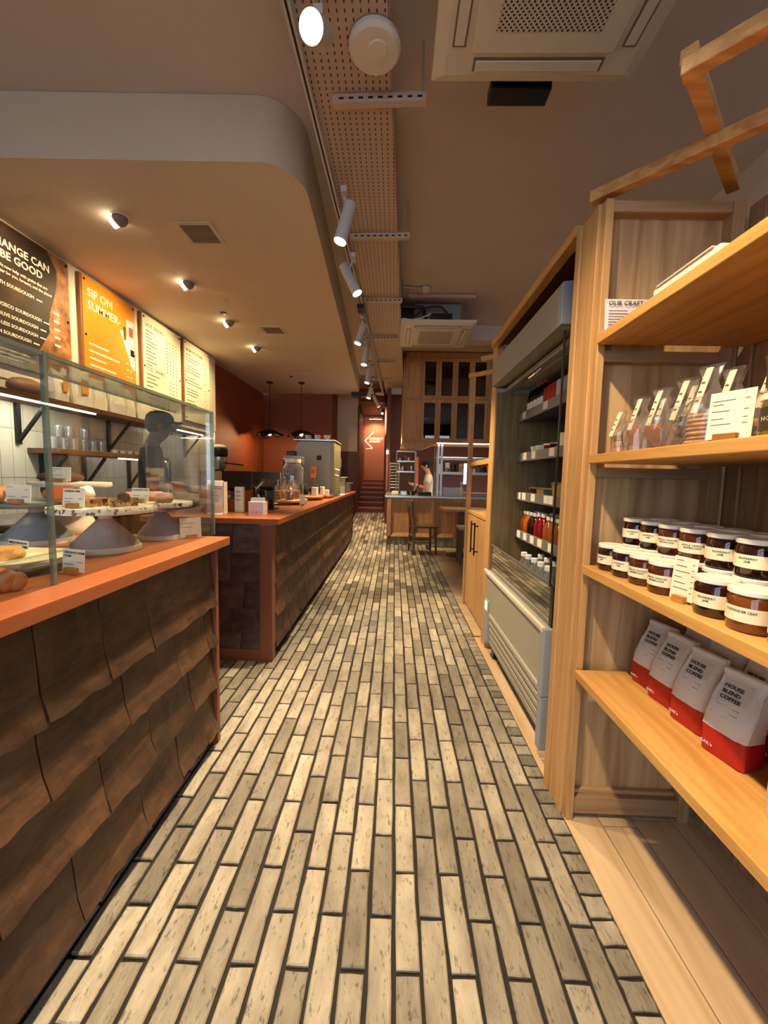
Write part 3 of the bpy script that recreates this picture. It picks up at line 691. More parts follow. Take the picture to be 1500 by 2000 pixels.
# pan with cookies and a croissant
pn = thing('cookie_pan', (-1.085, 1.10, CT), 'round dark metal pan lined with parchment holding a large cookie', 'baking pan')
MB().lathe([(0.115, 0.0), (0.14, 0.004), (0.149, 0.026), (0.151, 0.026), (0.143, 0.008), (0.11, 0.005)], (-1.085, 1.10, CT), 40, close=False).build('pan_wall', 'pan_metal', pn, smooth=True)
MB().lathe([(0.139, 0.005), (0.139, 0.007)], (-1.085, 1.10, CT), 40).build('pan_base', 'pan_metal', pn)
MB().lathe([(0.12, 0.0075), (0.132, 0.009), (0.141, 0.034), (0.143, 0.040)], (-1.085, 1.10, CT), 28, wob=0.02).build('parchment_liner', 'parchment', pn)
b = MB().lathe([(0.055, 0), (0.072, 0.006), (0.07, 0.018), (0.05, 0.027), (0.02, 0.03)], (0, 0, 0), 26, wob=0.03)
b.rot(R(16), (0, 0, 0), 'X'); b.move((-1.10, 1.06, CT+0.030)); ck = b.build('cookie', 'cookie_dough', smooth=True); tag(ck, 'large golden chocolate cookie leaning in the dark pan', 'cookie')
b = MB().lathe([(0.055, 0), (0.07, 0.006), (0.068, 0.018), (0.05, 0.026), (0.02, 0.029)], (0, 0, 0), 26, wob=0.03); b.move((-1.12, 1.14, CT+0.010)); tag(b.build('cookie', 'cookie_dough', smooth=True), 'golden cookie lying flat under the leaning cookie', 'cookie')
cr = thing('croissant', (-0.93, 0.90, CT), 'golden bulging pastry at the left edge of the glass case', 'pastry')
for k in range(7):
    a = R(-66+22*k); f = 1-.13*abs(k-3); MB().blob((-0.945+0.062*math.sin(a), 0.885+0.042*(1-math.cos(a)), CT+0.036*f), 0.026*f+.004, 0.034*f, 0.036*f, wob=0.03).build('segment', 'crust', cr, smooth=True)
# bakes on the stands
def granola_slab(loc, rz, label, sx=0.105, sy=0.05, sz=0.026):
    b = MB(); rnd = random.Random(loc[0]); n = 8; m = 5
    vs_ = []
    for k in range(2):
        for j in range(m):
            for i in range(n):
                vs_.append((sx*(i/(n-1)-0.5)+rnd.uniform(-.002, .002), sy*(j/(m-1)-0.5)+rnd.uniform(-.002, .002), k*sz+(rnd.uniform(-.0025, .0035) if k else 0)))
    fs = []
    for j in range(m-1):
        for i in range(n-1):
            a = j*n+i; fs.append((a, a+n, a+n+1, a+1)); a += n*m; fs.append((a, a+1, a+n+1, a+n))
    for i in range(n-1):
        fs.append((i, i+1, n*m+i+1, n*m+i)); a = (m-1)*n+i; fs.append((a+1, a, n*m+a, n*m+a+1))
    for j in range(m-1):
        a = j*n; fs.append((a+n, a, n*m+a, n*m+a+n)); a = j*n+n-1; fs.append((a, a+n, n*m+a+n, n*m+a))
    b.add(vs_, fs); b.rot(rz); b.move(loc)
    return tag(b.build('granola_bar', 'granola'), label, 'granola bar', 'granola bars on the speckled plate')
granola_slab((-1.095, 1.38, zA), R(6), 'seeded granola bar nearest the edge, left of its card')
granola_slab((-1.09, 1.45, zA), R(2), 'seeded granola bar behind the front granola bar')
granola_slab((-0.985, 1.44, zA), R(80), 'dark fruity granola bar right of the granola card', 0.08, 0.045, 0.03)
b = MB().blob((-0.975, 1.42, zA+0.037), 0.012, 0.03, 0.012, wob=0.2); tag(b.build('berry_cluster', 'chocolate_cake'), 'dark berry cluster on the right granola bar', 'topping')
for k, (x, y, lb) in enumerate([(-1.095, 1.655, 'pink iced ring cake left of its card'), (-0.965, 1.66, 'pink iced ring cake right of its card'), (-1.05, 1.74, 'pink iced ring cake at the back of the pale plate')]):
    t = thing('iced_cake', (x, y, zB), lb, 'cake', 'pink iced cakes')
    MB().lathe([(0.026, 0), (0.033, 0.008), (0.032, 0.028), (0.026, 0.034), (0.012, 0.03), (0.009, 0.006)], (x, y, zB), 20).build('sponge', 'sponge', t, smooth=True)
    MB().lathe([(0.0335, 0.018), (0.0345, 0.028), (0.026, 0.041), (0.014, 0.036)], (x, y, zB), 20, wob=0.05, close=False).build('icing', 'pink_icing', t, smooth=True)
b = MB().blob((-1.415, 1.39, zC+0.026), 0.055, 0.05, 0.034, wob=0.03, flat=0.75); tag(b.build('brown_bun', 'crust', smooth=True), 'shiny reddish brown bun on the dark green plate', 'bun')
b = MB().blob((-1.33, 1.55, zC+0.024), 0.05, 0.045, 0.032, wob=0.03, flat=0.75); tag(b.build('brown_bun', 'crust', smooth=True), 'brown bun at the back of the dark green plate', 'bun')
b = MB().blob((-1.22, 1.56, zC+0.030), 0.03, 0.03, 0.03, wob=0.10, flat=0.9); tag(b.build('meringue', 'porcelain', smooth=True), 'pale meringue swirl behind the orange card', 'meringue')
b = MB().blob((-1.50, 1.77, zE+0.020), 0.115, 0.05, 0.026, wob=0.04, flat=0.7); b.rot(R(-8), (-1.50, 1.77, 0)); tag(b.build('chocolate_loaf', 'chocolate_cake', smooth=True), 'long dark chocolate loaf cake on the tall cream stand', 'cake')
b = MB().lathe([(0.09, 0), (0.115, 0.028), (0.11, 0.03), (0.10, 0.024), (0.02, 0.026)], (-1.58, 1.33, zD), 28, wob=0.015); tag(b.build('chocolate_tart', 'chocolate_cake', smooth=True), 'dark chocolate tart on the tall stand at the far left', 'tart')

# ================================================================== MENU WALL
def board(y0, y1, z0, z1, label, face):
    t = thing('menu_board', (WX+0.02, (y0+y1)/2, z0), label, 'menu board')
    MB().box(WX+0.021, WX+0.055, y0, y1, z0, z1).build('backing', 'board_edge', t, bev=0.003)
    MB().box(WX+0.055, WX+0.060, y0+0.02, y1-0.004, z0+0.008, z1-0.008).build('sheet', face, t)
    for y in (y0+0.045, y1-0.03):
        for z in (z0+0.05, (z0+z1)/2, z1-0.04):
            MB().tube((WX+0.06, y, z), (WX+0.066, y, z), 0.011, n=10).build('stud', 'black_metal', t)
    return t
FX = WX+0.0605
def lines(t, y0, z, widths, dz, h, m, x=FX):
    for k, wd in enumerate(widths):
        if wd > 0: MB().box(x, x+0.0006, y0, y0+wd, z-dz*k, z-dz*k+h).build('print_line', m, t)
b1 = board(2.62, 3.62, 2.03, 3.055, 'dark bread menu board reading CHANGE CAN BE GOOD', 'bread_photo')
pts = [(2.64, 2.06), (2.64, 3.045), (3.40, 3.045)] + [(3.44+0.05*math.sin(k*0.55+0.6), 3.0-k*0.075) for k in range(1, 9)] + [(3.40-0.03*k, 2.40-0.05*k) for k in range(0, 5)] + [(3.25, 2.14), (3.15, 2.06)]
MB().prism(pts, 0.0006, 0, WX+0.0601).build('dark_print', 'board_dark', b1)
text('lettering', 'CHANGE CAN', (FX+0.001, 3.42, 2.873), 0.080, 'white_ink', b1, '+X', align='RIGHT', bold=0.0016)
text('lettering', 'BE GOOD', (FX+0.001, 3.35, 2.792), 0.080, 'white_ink', b1, '+X', align='RIGHT', bold=0.0016)
text('small_print', 'We now help with grains that are', (FX+0.001, 3.39, 2.725), 0.031, 'white_ink', b1, '+X', align='RIGHT', bold=0.0006)
text('small_print', 'better for you, farmers, and the planet', (FX+0.001, 3.43, 2.685), 0.031, 'white_ink', b1, '+X', align='RIGHT', bold=0.0006)
for s_, ye, ze in (('GOOD EARTH SOURDOUGH', 3.26, 2.60), ('SAN FRANCISCO SOURDOUGH', 3.32, 2.445), ('SEEDED OLIVE SOURDOUGH', 3.285, 2.375), ('WASTE-LESS SOURDOUGH', 3.28, 2.31), ('BROWN SOURDOUGH', 3.215, 2.245)):
    text('small_print', s_, (FX+0.001, ye, ze), 0.036, 'white_ink', b1, '+X', align='RIGHT', bold=0.0008)
    MB().box(FX, FX+.0008, ye+.02, ye+.075, ze+.004, ze+.014).build('print_line', 'white_ink', b1)
for k in range(5): MB().box(FX, FX+.0008, 3.44, 3.50, 2.56-.066*k, 2.578-.066*k).build('print_line', 'white_ink', b1)
lines(b1, 2.75, 2.13, (.45, .5, .38), 0.03, 0.009, 'white_ink')
MB().box(FX, FX+.0006, 3.49, 3.55, 2.07, 2.13).build('pale_stamp', 'paper', b1)
b2 = board(3.75, 4.52, 1.98, 3.055, 'orange menu board reading SIP ON SUMMER', 'board_orange')
text('lettering', 'SIP ON', (FX, 3.83, 2.88), 0.11, 'white_ink', b2, '+X', bold=0.001)
text('lettering', 'SUMMER-', (FX, 3.83, 2.765), 0.11, 'white_ink', b2, '+X', bold=0.001)
lines(b2, 3.83, 2.44, (0.26, 0.42, 0.22, 0.36, 0.34, 0.32), 0.065, 0.016, 'white_ink')
lines(b2, 4.36, 2.40, (0.03,)*5, 0.07, 0.014, 'white_ink'); lines(b2, 4.42, 2.40, (0.03,)*5, 0.07, 0.014, 'white_ink')
MB().prism([(4.27, 2.72), (4.33, 2.74), (4.50, 2.45), (4.50, 2.36), (4.46, 2.36)], 0.0005, 0, FX).build('printed_glass', 'white_ink', b2)
MB().prism([(4.37, 2.87), (4.50, 2.87), (4.50, 2.50), (4.42, 2.46), (4.38, 2.62)], 0.0005, 0, FX+0.0006).build('printed_bottle', 'paper_cool', b2)
MB().prism([(4.41, 2.80), (4.48, 2.80), (4.48, 2.70), (4.41, 2.70)], 0.0005, 0, FX+0.0012).build('printed_label', 'coffee_red', b2)
MB().prism([(4.43, 2.57), (4.49, 2.57), (4.49, 2.50), (4.43, 2.50)], 0.0005, 0, FX+0.0012).build('printed_label', 'jam_dark', b2)
MB().prism([(4.32, 2.78), (4.365, 2.78), (4.36, 2.64), (4.33, 2.64)], 0.0005, 0, FX+0.0006).build('printed_lemon', 'honey', b2)
b3 = board(4.635, 5.47, 1.88, 3.06, 'cream menu board headed HOT DRINKS and ICED DRINKS', 'board_white')
text('lettering', 'HOT DRINKS', (FX, 4.71, 2.925), 0.062, 'ink', b3, '+X')
text('lettering', 'ICED', (FX, 4.71, 2.435), 0.062, 'ink', b3, '+X')
text('lettering', 'DRINKS', (FX, 4.87, 2.435), 0.062, 'ink', b3, '+X')
lines(b3, 4.71, 2.875, (.16, .09, .12, .2, .22, .1, .18, .2, .14, .21, .12), 0.038, 0.011, 'ink_grey')
lines(b3, 4.71, 2.385, (.26, .18, .22, .12, .2, .25, .2), 0.045, 0.011, 'ink_grey')
for yc in (5.13, 5.20, 5.27, 5.34):
    lines(b3, yc, 2.875, (.03,)*11, 0.038, 0.011, 'ink_grey')
for yc in (5.20, 5.27, 5.34): lines(b3, yc, 2.385, (.03,)*7, 0.045, 0.011, 'ink_grey')
lines(b3, 4.71, 2.02, (.5, .42, .3), 0.03, 0.008, 'ink_grey')
b4 = board(5.55, 6.31, 1.97, 3.07, 'cream menu board farthest along, headed FROM THE KITCHEN', 'board_white')
text('lettering', 'FROM THE KITCHEN', (FX, 5.61, 2.93), 0.052, 'ink', b4, '+X', bold=0.001)
lines(b4, 5.61, 2.88, (.14, .4, .34, .0, .3, .42, .38, .0, .24, .36, .44, .0, .3, .34, .3, .0, .22, .28, .0, .25), 0.039, 0.011, 'ink_grey')
lines(b4, 6.16, 2.88, (.03, .03, .0, .03, .03, .0, .03, .0, .03, .03, .0, .03, .0, .03, .03, .03), 0.05, 0.011, 'ink_grey')
# wall shelves with light strips and brackets
def wall_shelf(y0, y1, z, dep, label, strip=None, brackets=()):
    t = thing('wall_shelf', (WX+0.15, (y0+y1)/2, z-0.042), label, 'shelf')
    MB().box(WX+0.01, WX+dep, y0, y1, z-0.042, z).build('board', 'walnut', t, bev=0.003)
    if strip: MB().box(WX+dep-0.03, WX+dep-0.012, strip[0], strip[1], z-0.054, z-0.043).build('light_strip', 'led_strip', t)
    for y in brackets:
        b = MB(); b.box(WX+0.01, WX+0.035, y-0.018, y+0.018, z-0.36, z-0.043); b.bar((WX+0.03, y, z-0.33), (WX+dep-0.05, y, z-0.055), 0.025, 0.02)
        b.build('bracket', 'black_metal', t)
    return t
wall_shelf(1.9, 3.62, 1.80, 0.30, 'upper wooden wall shelf with light strip carrying paper bags', (2.55, 3.58), (3.1,))
wall_shelf(3.64, 4.72, 1.80, 0.30, 'upper wooden wall shelf behind the white paper bags', None, (4.1,))
wall_shelf(3.18, 4.75, 1.42, 0.28, 'lower wooden wall shelf holding glass mugs', (3.9, 4.7), (3.3, 3.75, 4.4))
wall_shelf(4.9, 5.75, 1.82, 0.30, 'short wooden wall shelf past the member of staff', (4.95, 5.6), (5.6,))
lamp('shelf_strip_light', 'AREA', (WX+0.24, 3.05, 1.735), 5, (1, 0.9, 0.72), (-0.25, 0, -1), sx=0.03, sy=1.0)
# paper bags on the upper shelf
def paper_bag(loc, rz, wd, dp, ht, label, seed, m='paper_bag_white', group='white paper bags on the upper wall shelf', tagc=None):
    rnd = random.Random(seed); t = thing('paper_bag', loc, label, 'paper bag', group)
    b = MB(); n = 6; rows = [(0.0, 1.0, 1.0), (0.3, 1.04, 1.0), (0.65, 1.0, 0.8), (0.85, 0.95, 0.4), (1.0, 1.0, 0.12)]
    vs_ = []
    for fr, kx, ky in rows:
        for i in range(2*n):
            a = 2*math.pi*(i+0.5)/(2*n); cx = math.copysign(abs(math.cos(a))**0.4, math.cos(a)); cy = math.copysign(abs(math.sin(a))**0.4, math.sin(a))
            vs_.append((cx*wd/2*kx+rnd.uniform(-.006, .006), cy*dp/2*ky+rnd.uniform(-.006, .006), fr*ht+(rnd.uniform(-.018, .012) if fr == 1 else 0)))
    m_ = 2*n; fs = [(r_*m_+i, r_*m_+(i+1) % m_, (r_+1)*m_+(i+1) % m_, (r_+1)*m_+i) for r_ in range(len(rows)-1) for i in range(m_)] + [tuple(range(m_-1, -1, -1)), tuple(range((len(rows)-1)*m_, len(rows)*m_))]
    b.add(vs_, fs); b.rot(rz); b.move(loc); b.build('bag', m, t)
    if tagc:
        q = MB().box(-wd*0.2, wd*0.16, -dp/2-0.009, -dp/2-0.006, ht*0.35, ht*0.72); q.rot(rz); q.move(loc); q.build('sticker', tagc, t)
    return t
bag_lab = ['first white paper bag on the wall shelf, nearest the brown loaf', 'white paper bag with an orange sticker, second along the shelf', 'third white paper bag along the wall shelf', 'fourth white paper bag along the wall shelf', 'fifth white paper bag along the wall shelf', 'sixth white paper bag, beside the staff cap']
for k, lb in enumerate(bag_lab):
    paper_bag((WX+0.15+.02*(k % 2), 3.33+0.218*k, 1.80), R(90+(14, -10, 6, -15, 11, -7)[k]), 0.185, 0.12, (.27, .33, .29, .35, .30, .33)[k], lb, k, tagc='bag_tag' if k in (0, 1) else None)
b = MB().blob((WX+0.15, 3.06, 1.865), 0.075, 0.16, 0.072, wob=0.05, flat=0.9); tag(b.build('wrapped_loaf', 'bread_wrapped', smooth=True), 'brown wrapped loaf lying on the upper wall shelf', 'bread')
b = MB().blob((WX+0.16, 2.62, 1.86), 0.07, 0.12, 0.066, wob=0.05, flat=0.9); tag(b.build('wrapped_loaf', 'bread_wrapped', smooth=True), 'second wrapped loaf at the left end of the upper shelf', 'bread')
# glass mugs
def mug_proto():
    t = thing('glass_mug', (0, 0, 0), 'x', 'mug')
    MB().lathe([(0.033, 0), (0.036, 0.004), (0.038, 0.10), (0.0355, 0.10), (0.033, 0.008), (0.001, 0.008)], (0, 0, 0), 16, close=False).build('cup', 'cup_glass', t, smooth=True)
    pts = [(0, 0.036, 0.085), (0, 0.056, 0.08), (0, 0.066, 0.055), (0, 0.056, 0.03), (0, 0.036, 0.024)]
    MB().path(pts, 0.005, 6).build('handle', 'cup_glass', t, smooth=True)
    return t
mp_ = mug_proto(); mugs = [(3.28, 0), (3.39, 0), (3.50, 0), (3.61, 0), (3.72, 0), (3.83, 0), (3.335, 1), (3.445, 1), (3.62, 1)]
ords = ['first', 'second', 'third', 'fourth', 'fifth', 'sixth', 'seventh', 'eighth']
for k, (y, lv) in enumerate(mugs):
    lb = (ords[k]+' clear glass mug along the lower wall shelf') if lv == 0 else (ords[k-6]+' clear mug stacked on top of the glass mugs')
    place(mp_, k > 0, (WX+0.14, y, 1.42+0.101*lv), R(0 if lv else 10*k), lb, 'glass mugs on the lower wall shelf')
for k in range(5):
    b = MB().lathe([(0.02, 0), (0.032, 0.012), (0.036, 0.04), (0.033, 0.04), (0.028, 0.012), (0.001, 0.008)], (WX+0.15, 4.0+0.11*k, 1.42), 14, close=False)
    tag(b.build('teacup', 'porcelain', smooth=True), ords[k]+' small white cup right of the glass mugs', 'cup', 'white cups on the lower wall shelf')
b = MB().box(WX+0.01, -2.40, 1.9, 6.4, 0.86, 0.90); bcn = thing('back_counter', (-2.7, 4.1, 0), 'dark back counter along the tiled wall behind the staff', 'counter')
b.build('worktop', 'steel_dull', bcn); MB().box(WX+0.01, -2.44, 1.92, 6.38, 0.0, 0.86).build('carcass', 'black_matte', bcn)
for k in range(8): MB().box(-2.44, -2.425, 1.95+0.55*k, 1.95+0.55*k+0.53, 0.1, 0.83).build('door', 'dark_red_panel', bcn, bev=0.003)
b = thing('milk_jug', (-2.6, 4.45, 0.90), 'steel milk jug with dark handle on the back counter', 'jug')
MB().lathe([(0.05, 0), (0.055, 0.03), (0.045, 0.12), (0.05, 0.16)], (-2.6, 4.45, 0.90), 18).build('body', 'steel', b, smooth=True)
MB().path([(-2.6, 4.40, 1.04), (-2.6, 4.35, 1.03), (-2.6, 4.35, 0.95), (-2.6, 4.40, 0.94)], 0.008, 6).build('handle', 'black_plastic', b)

# ================================================================== PEOPLE
def skinned(name, verts, edges, m, parent, sub=2, root=0):
    me = bpy.data.meshes.new(name); me.from_pydata([v[0] for v in verts], edges, []); me.materials.append(M[m])
    o = bpy.data.objects.new(name, me); COL.objects.link(o); o.parent = parent; WL[o.name] = WL[parent.name]
    sk = o.modifiers.new('skin', 'SKIN'); sk.use_smooth_shade = True
    if not me.skin_vertices: me.attributes.new('skin', 'FLOAT', 'POINT')
    for i, d in enumerate(me.skin_vertices[0].data):
        r_ = verts[i][1]; d.radius = (r_, r_) if not isinstance(r_, tuple) else r_
        d.use_root = (i == root)
    ss = o.modifiers.new('smooth', 'SUBSURF'); ss.levels = 1; ss.render_levels = sub
    return o
def person(loc, rz, sc, label, skin_m, top_m, leg_m, arms, head_tilt, sleeve, cap_m='cloth_black', apron=None):
    """standing figure facing local +Y; ARMS = ((elbow, wrist) for left, right)"""
    t = thing('person', loc, label, 'person'); t.scale = (sc, sc, sc); t.rotation_euler = (0, 0, rz)
    V = []; E_ = []
    def v(p, r_, link=None):
        V.append((p, r_)); i = len(V)-1
        if link is not None: E_.append((link, i))
        return i
    hy, hz = head_tilt
    pel = v((0, 0, .95), (.135, .10)); sp = v((0, .0, 1.10), (.125, .095), pel); ch = v((0, .0, 1.28), (.145, .105), sp)
    nb = v((0, -.01, 1.42), (.075, .065), ch); nk = v((0, .005, 1.485), .052, nb); jaw = v((0, .035+hy*.4, 1.545+hz*.4), (.062, .070), nk)
    hd = v((0, .025+hy, 1.625+hz), (.078, .096), jaw); ht = v((0, .005+hy, 1.705+hz), (.055, .066), hd)
    limbs = []
    for s, (el, wr, cu) in zip((-1, 1), arms):
        sh = v((s*.165, -.005, 1.385), .058, ch); mid = v(tuple((a+b)/2 for a, b in zip((s*.19, -.005, 1.36), el)), .049, sh); e = v(el, .040, mid); wv = v(wr, .027, e)
        d = (Vector(wr)-Vector(el)).normalized(); side = Vector((1, 0, 0)); side = (side - d*side.dot(d)).normalized(); nrm = d.cross(side)
        pm = v(tuple(Vector(wr)+d*.055), (.034, .018), wv)
        pe = Vector(wr)+d*.085
        for k, ln in enumerate((.060, .072, .068, .052)):
            b0 = pe + side*(k-1.5)*.019; bend = (d*math.cos(cu)+nrm*math.sin(cu)*-1).normalized()
            f1 = v(tuple(b0), .0088, pm); f2 = v(tuple(b0+d*.6*ln*.8+bend*.2*ln), .0082, f1); v(tuple(b0+d*.5*ln+bend*.55*ln), .0070, f2)
        th = v(tuple(Vector(wr)+d*.03-side*s*.034), .0105, pm); th2 = v(tuple(Vector(wr)+d*.06-side*s*.052), .0095, th); v(tuple(Vector(wr)+d*.088-side*s*.050), .008, th2)
        limbs.append((el, wr))
        hp = v((s*.085, 0, .90), (.088, .09), pel); kn = v((s*.095, .015, .50), .060, hp); an = v((s*.10, -.02, .09), .040, kn); v((s*.105, .10, .045), .030, an)
    body = skinned('body', V, E_, skin_m, t)
    # clothing
    V2 = [((0, 0, .80), (.156, .122)), ((0, 0, 1.08), (.144, .114)), ((0, 0, 1.28), (.160, .120)), ((0, -.01, 1.40), (.105, .085))]; E2 = [(0, 1), (1, 2), (2, 3)]
    for s, (el, wr) in zip((-1, 1), limbs):
        i = len(V2); p0 = Vector((s*.175, -.005, 1.375)); q = Vector((s*.19, -.005, 1.36)).lerp(Vector(el), sleeve)
        V2 += [(tuple(p0), .072), (tuple(q), .064)]; E2 += [(2, i), (i, i+1)]
    skinned('shirt', V2, E2, top_m, t)
    V3 = [((0, 0, .97), (.140, .108))]; E3 = []
    for s in (-1, 1):
        i = len(V3); V3 += [((s*.085, 0, .88), (.10, .10)), ((s*.095, .012, .50), .074), ((s*.10, -.018, .11), .060)]; E3 += [(0, i), (i, i+1), (i+1, i+2)]
    skinned('trousers', V3, E3, leg_m, t)
    WLt = WL[t.name]
    def loc_build(b, nm, m, par=t, sm=True):
        b.move(WLt); return b.build(nm, m, par, smooth=sm)
    for s in (-1, 1):
        b = MB().box(s*.105-.052, s*.105+.052, -.095, .20, 0.0, .105); o = loc_build(b, 'shoe', 'black_matte', sm=False); md = o.modifiers.new('round', 'BEVEL'); md.width = .03; md.segments = 3
    hc = Vector((0, .02+hy, 1.645+hz))
    loc_build(MB().blob(hc+Vector((0, -.022, .005)), .090, .098, .088), 'hair', 'hair_black')
    loc_build(MB().blob(hc+Vector((0, .090, -.028)), .015, .026, .022, 10, 7), 'nose', skin_m)
    for s in (-1, 1):
        loc_build(MB().blob(hc+Vector((s*.032, .083, .002)), .012, .008, .007, 8, 6), 'eye', 'eye')
        loc_build(MB().blob(hc+Vector((s*.086, -.002, -.02)), .010, .022, .032, 8, 6), 'ear', skin_m)
    loc_build(MB().blob(hc+Vector((0, .082, -.066)), .026, .010, .008, 10, 6), 'mouth', 'lip')
    cp = loc_build(MB().lathe([(.098, 0), (.102, .02), (.096, .055), (.070, .085), (.03, .098), (.004, .10)], hc+Vector((0, -.004, .020)), 24, sy=1.06), 'cap', cap_m)
    b = MB(); pts = [(.085*math.cos(R(a)), .075+.095*math.sin(R(a))) for a in range(0, 181, 15)]
    b.prism(pts, .008, 2, .022); b.move(hc); loc_build(b, 'brim', cap_m, cp, False)
    if apron:
        pts = [(-.13, .48), (.13, .48), (.15, .95), (.09, 1.32), (-.09, 1.32), (-.15, .95)]
        b = MB().prism(pts, .012, 1, .122); loc_build(b, 'apron', apron, sm=False)
    return t
person((-2.07, 3.40, 0), R(-62), 1.02, 'person in black cap and dark clothes standing behind the glass case', 'skin_brown', 'cloth_black', 'cloth_black',
       (((-.24, .10, 1.10), (-.15, .34, 1.06), .5), ((.25, .03, 1.10), (.24, .16, .90), .4)), (.045, -.030), 0.75, apron='cloth_denim')
person((0.70, 8.3, 0), R(90), 0.925, 'person in white t-shirt and black cap working behind the kitchen pass', 'skin_light', 'cloth_white', 'cloth_black',
       (((-.24, .06, 1.13), (-.13, .30, 1.18), .6), ((.24, .06, 1.13), (.12, .30, 1.20), .6)), (.035, -.015), 0.62)

# ================================================================== ON THE FAR COUNTER
def bx(nm, par, m, *b6, bev=0.0): return MB().box(*b6).build(nm, m, par, bev=bev)
def turned(mb, rz, c): return mb.rot(rz, c)
t = thing('allergen_sign', (-1.27, 2.80, CT), 'cream allergen information stand with a folded paper sheet', 'sign')
bx('stand', t, 'oak_upright', -1.335, -1.315, 2.79, 2.87, CT, CT+0.235)
b = MB(); prof = [(-0.014, 0.0), (-0.002, 0.012), (-0.008, 0.06), (-0.003, 0.13), (-0.010, 0.20), (0.002, 0.232), (0.012, 0.236)]
for (a, za), (c, zc) in zip(prof[:-1], prof[1:]): b.quad((-1.315, 2.79+a, CT+za), (-1.20, 2.79+a, CT+za), (-1.20, 2.79+c, CT+zc), (-1.315, 2.79+c, CT+zc))
b.box(-1.315, -1.20, 2.80, 2.86, CT, CT+0.228); b.build('sheet', 'paper', t)
text('lettering', 'ALLERGEN\nINFORMATION', (-1.302, 2.772, CT+0.19), 0.014, 'ink_grey', t, '-Y')
for k in range(4): bx('print_line', t, 'ink_grey', -1.29, -1.29+0.05+0.012*(k % 2), 2.774, 2.775, CT+0.15-0.02*k, CT+0.153-0.02*k)
t = thing('paper_packet', (-1.155, 2.98, CT), 'small cream printed packet beside the allergen stand', 'packet'); b = MB().box(-1.19, -1.125, 2.96, 3.0, CT, CT+0.19); b.build('pack', 'paper', t, bev=0.004)
for k in range(3): bx('print_line', t, 'ink_grey', -1.18, -1.14, 2.9585, 2.9592, CT+0.15-0.03*k, CT+0.155-0.03*k)
t = thing('wooden_crate', (-1.17, 3.15, CT), 'low wooden crate behind the white box on the far counter', 'crate')
for nm, b6 in (('side', (-1.30, -1.02, 3.05, 3.065, CT, CT+0.085)), ('side', (-1.30, -1.02, 3.235, 3.25, CT, CT+0.085)), ('end', (-1.30, -1.285, 3.066, 3.234, CT, CT+0.085)), ('end', (-1.035, -1.02, 3.066, 3.234, CT, CT+0.085)), ('base', (-1.285, -1.035, 3.066, 3.234, CT, CT+0.01))): bx(nm, t, 'orange_laminate', *b6)
t = thing('leaflet_box', (-0.955, 2.80, CT), 'small white card box with pink lettering at the counter corner', 'box')
b = MB().box(-1.01, -0.905, 2.755, 2.85, CT, CT+0.095); b.build('carton', 'paper_cool', t, bev=0.002)
text('lettering', "GAIL's", (-1.0, 2.7545, CT+0.012), 0.03, 'cap_pink', t, '-Y')
for k in range(6): bx('leaflet', t, 'paper', -0.998+0.0002*k, -0.918, 2.768+0.013*k, 2.770+0.013*k, CT+0.095, CT+0.122)
def till(loc, rz, label):
    t = thing('till_screen', loc, label, 'till', 'black tills on the far counter'); x, y, z = loc
    for nm, m, b in (('foot', 'black_plastic', MB().box(x-.07, x+.07, y-.08, y+.08, z, z+.02)), ('neck', 'black_plastic', MB().bar((x, y+.02, z+.02), (x, y-.01, z+.16), .07, .04))):
        turned(b, rz, (x, y, z)).build(nm, m, t, bev=.004)
    b = MB().box(x-.15, x+.15, y-.02, y+.02, z+.13, z+.33); b.rot(R(38), (x, y, z+.2), 'X'); turned(b, rz, (x, y, z)).build('screen', 'black_plastic', t, bev=.006)
till((-1.45, 3.62, CT), R(200), 'left black till screen tilted back behind the allergen stand'); till((-1.33, 4.15, CT), R(200), 'right black till screen tilted back beside the glass dispenser')
t = thing('card_reader', (-1.02, 3.30, CT), 'black card reader on a square pole stand', 'card reader')
bx('base', t, 'black_plastic', -1.07, -0.965, 3.24, 3.36, CT, CT+0.012, bev=.003); bx('pole', t, 'black_plastic', -1.04, -0.995, 3.28, 3.32, CT+.012, CT+.19)
b = MB().box(-1.09, -0.985, 3.24, 3.37, CT+.18, CT+.215); b.rot(R(24), (-1.02, 3.3, CT+.19), 'X'); b.build('keypad', 'black_plastic', t, bev=.006)
MB().path([(-1.03, 3.36, CT+.2), (-1.06, 3.40, CT+.235), (-1.12, 3.42, CT+.22), (-1.2, 3.46, CT+.16)], .006, 6).build('cable', 'paper', t)
t = thing('plant_jar', (-1.19, 3.52, CT), 'dark green leafy sprig in a glass jar beside the tills', 'plant')
MB().lathe([(.05, 0), (.06, .02), (.06, .13), (.045, .155), (.045, .165)], (-1.19, 3.52, CT), 18).build('jar', 'dark_pane', t, smooth=True)
for k in range(9):
    a = k*2.4; p = Vector((-1.19, 3.52, CT+.06+.018*k)); q = p+Vector((.05*math.cos(a), .05*math.sin(a), .05)); b = MB(); s = Vector((-math.sin(a), math.cos(a), 0))*.018
    b.add([p, p.lerp(q, .5)+s, q, p.lerp(q, .5)-s, p.lerp(q, .5)+Vector((0, 0, .008))], [(0, 1, 4), (1, 2, 4), (2, 3, 4), (3, 0, 4)]); b.build('leaf', 'leaf', t)
t = thing('serving_board', (-1.04, 3.98, CT), 'rounded wooden board of bagged pastries nearest the card reader', 'board')
MB().lathe([(.16, .022), (.17, .028), (.17, .042), (.16, .048)], (-1.04, 3.98, CT), 28, sy=1.5).build('board', 'oak_shelf', t)
for s in (-.12, .12): bx('foot', t, 'oak_shelf', -1.10, -0.98, 3.98+s-.015, 3.98+s+.015, CT, CT+.023)
t = thing('serving_board', (-1.0, 4.75, CT), 'rounded wooden board farther along the counter below the price cards', 'board')
